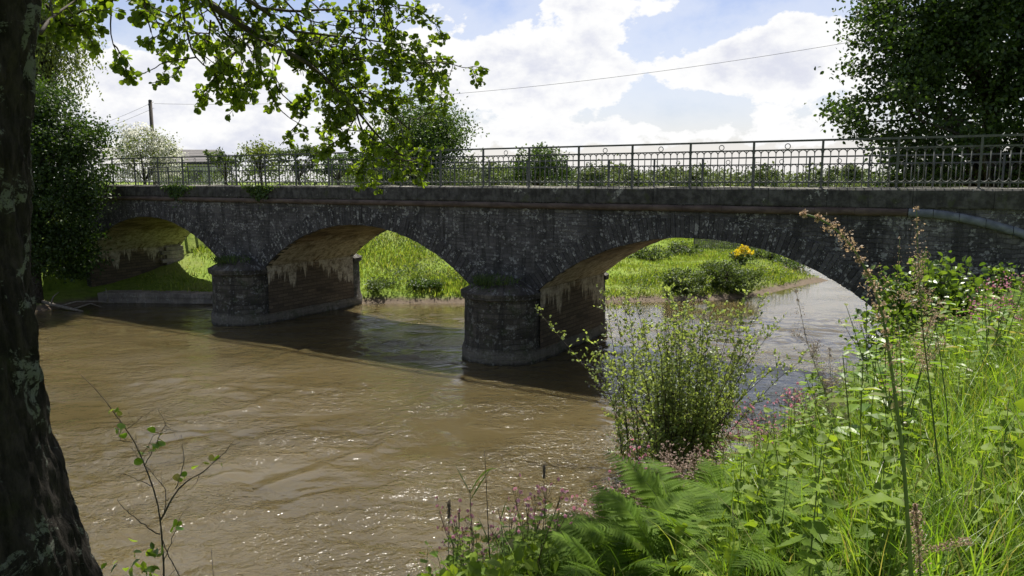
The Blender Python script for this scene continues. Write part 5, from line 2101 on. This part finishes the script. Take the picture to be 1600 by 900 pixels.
blobs = [(895, 75, 80, 72, 1.0), (850, 140, 90, 34, .75), (1150, 110, 135, 40, .9), (1255, 75, 75, 50, 1.0), (740, 115, 85, 50, .85), (300, 170, 150, 55, .9), (215, 150, 60, 36, .7), (940, 215, 230, 26, .62), (500, 230, 260, 40, .7), (690, 15, 35, 16, .5), (905, 0, 50, 14, .6), (1030, 10, 60, 16, .5), (1240, 205, 90, 30, .6), (420, 90, 120, 40, .6), (90, 100, 80, 60, .5), (1500, 100, 120, 70, .8), (640, 60, 70, 40, .5)]
tot = None
for (px, py, rx, ry, a) in blobs:
    A, E = azel(px, py)
    dx = t.math('MULTIPLY', t.math('SUBTRACT', az, A), FPX / rx * .9)
    dy = t.math('MULTIPLY', t.math('SUBTRACT', el, E), FPX / ry)
    g = t.math('EXPONENT', t.math('MULTIPLY', t.math('ADD', t.math('MULTIPLY', dx, dx), t.math('MULTIPLY', dy, dy)), -.8))
    g = t.math('MULTIPLY', g, a)
    tot = g if tot is None else t.math('ADD', tot, g)
tot = t.math('MINIMUM', tot, 1.0)
gen = t.math('MULTIPLY', t.math('MULTIPLY', t.step(el, .24, .36), .62), t.math('ADD', t.math('MULTIPLY', t.step(sep.outputs[1], -.1, .35), .7), .3))
dens = t.math('ADD', t.math('MAXIMUM', tot, gen), t.math('MULTIPLY', t.math('SUBTRACT', n1, .5), 1.25))
dens = t.math('ADD', dens, t.math('MULTIPLY', t.math('SUBTRACT', n2, .5), .85))
mask = t.step(dens, .53, .70)
veil = t.math('MULTIPLY', t.step(t.math('ADD', dens, t.math('MULTIPLY', n3, .3)), .0, .7), .34)
mask = t.math('MAXIMUM', mask, veil)
hor = t.math('MULTIPLY', t.math('SUBTRACT', 1.0, t.step(el, .0, .085)), .8)
mask = t.math('MAXIMUM', mask, hor)
core = t.step(t.math('ADD', dens, t.math('MULTIPLY', t.math('SUBTRACT', n3, .5), 1.6)), .75, 1.35)
CW = 1.0
cloud = t.mix(core, (1.0, 1.0, 1.0), (.74, .76, .86))
skyc = t.node('ShaderNodeVectorMath', {0: t.vmath('MULTIPLY', sky.outputs[0], (1.06, .98, 1.06))}, operation='SCALE')
skyc.inputs['Scale'].default_value = 1.0
CLOUD_K = 8.4
cl = t.node('ShaderNodeVectorMath', {0: cloud}, operation='SCALE')
cl.inputs['Scale'].default_value = CLOUD_K
fin = t.mix(mask, skyc.outputs[0], cl.outputs[0])
bg = t.node('ShaderNodeBackground', {'Color': fin, 'Strength': SKYS})
t.l.new(bg.outputs[0], wo.inputs[0])

sd = bpy.data.lights.new('sun', 'SUN')
sd.energy = 5.0
sd.angle = radians(.5)
sd.color = (1.0, .95, .86)
so = bpy.data.objects.new('sun', sd)
COL.objects.link(so)
sv = Vector((sin(SUN_AZ) * cos(SUN_EL), cos(SUN_AZ) * cos(SUN_EL), sin(SUN_EL)))
so.rotation_euler = sv.to_track_quat('Z', 'Y').to_euler()
so.location = (0, 0, 60)

cam = bpy.data.cameras.new('camera')
cam.sensor_width = 36
cam.lens = 36 * FPX / 1600
cam.clip_start = .05
cam.clip_end = 6000
camo = bpy.data.objects.new('camera', cam)
COL.objects.link(camo)
camo.location = (0, 0, EYE)
camo.rotation_euler = (pi / 2 - PITCH, 0, 0)
scene.camera = camo

scene.view_settings.view_transform = 'Standard'
scene.view_settings.look = 'None'
scene.view_settings.gamma = 1
scene.view_settings.exposure = 1.0
scene.view_settings.use_curve_mapping = False
scene.render.engine = 'CYCLES'
cy = scene.cycles
cy.max_bounces = 7
cy.diffuse_bounces = 4
cy.glossy_bounces = 3
cy.transmission_bounces = 5
cy.transparent_max_bounces = 6
cy.use_denoising = True
cy.sample_clamp_indirect = 6
cy.sample_clamp_direct = 3
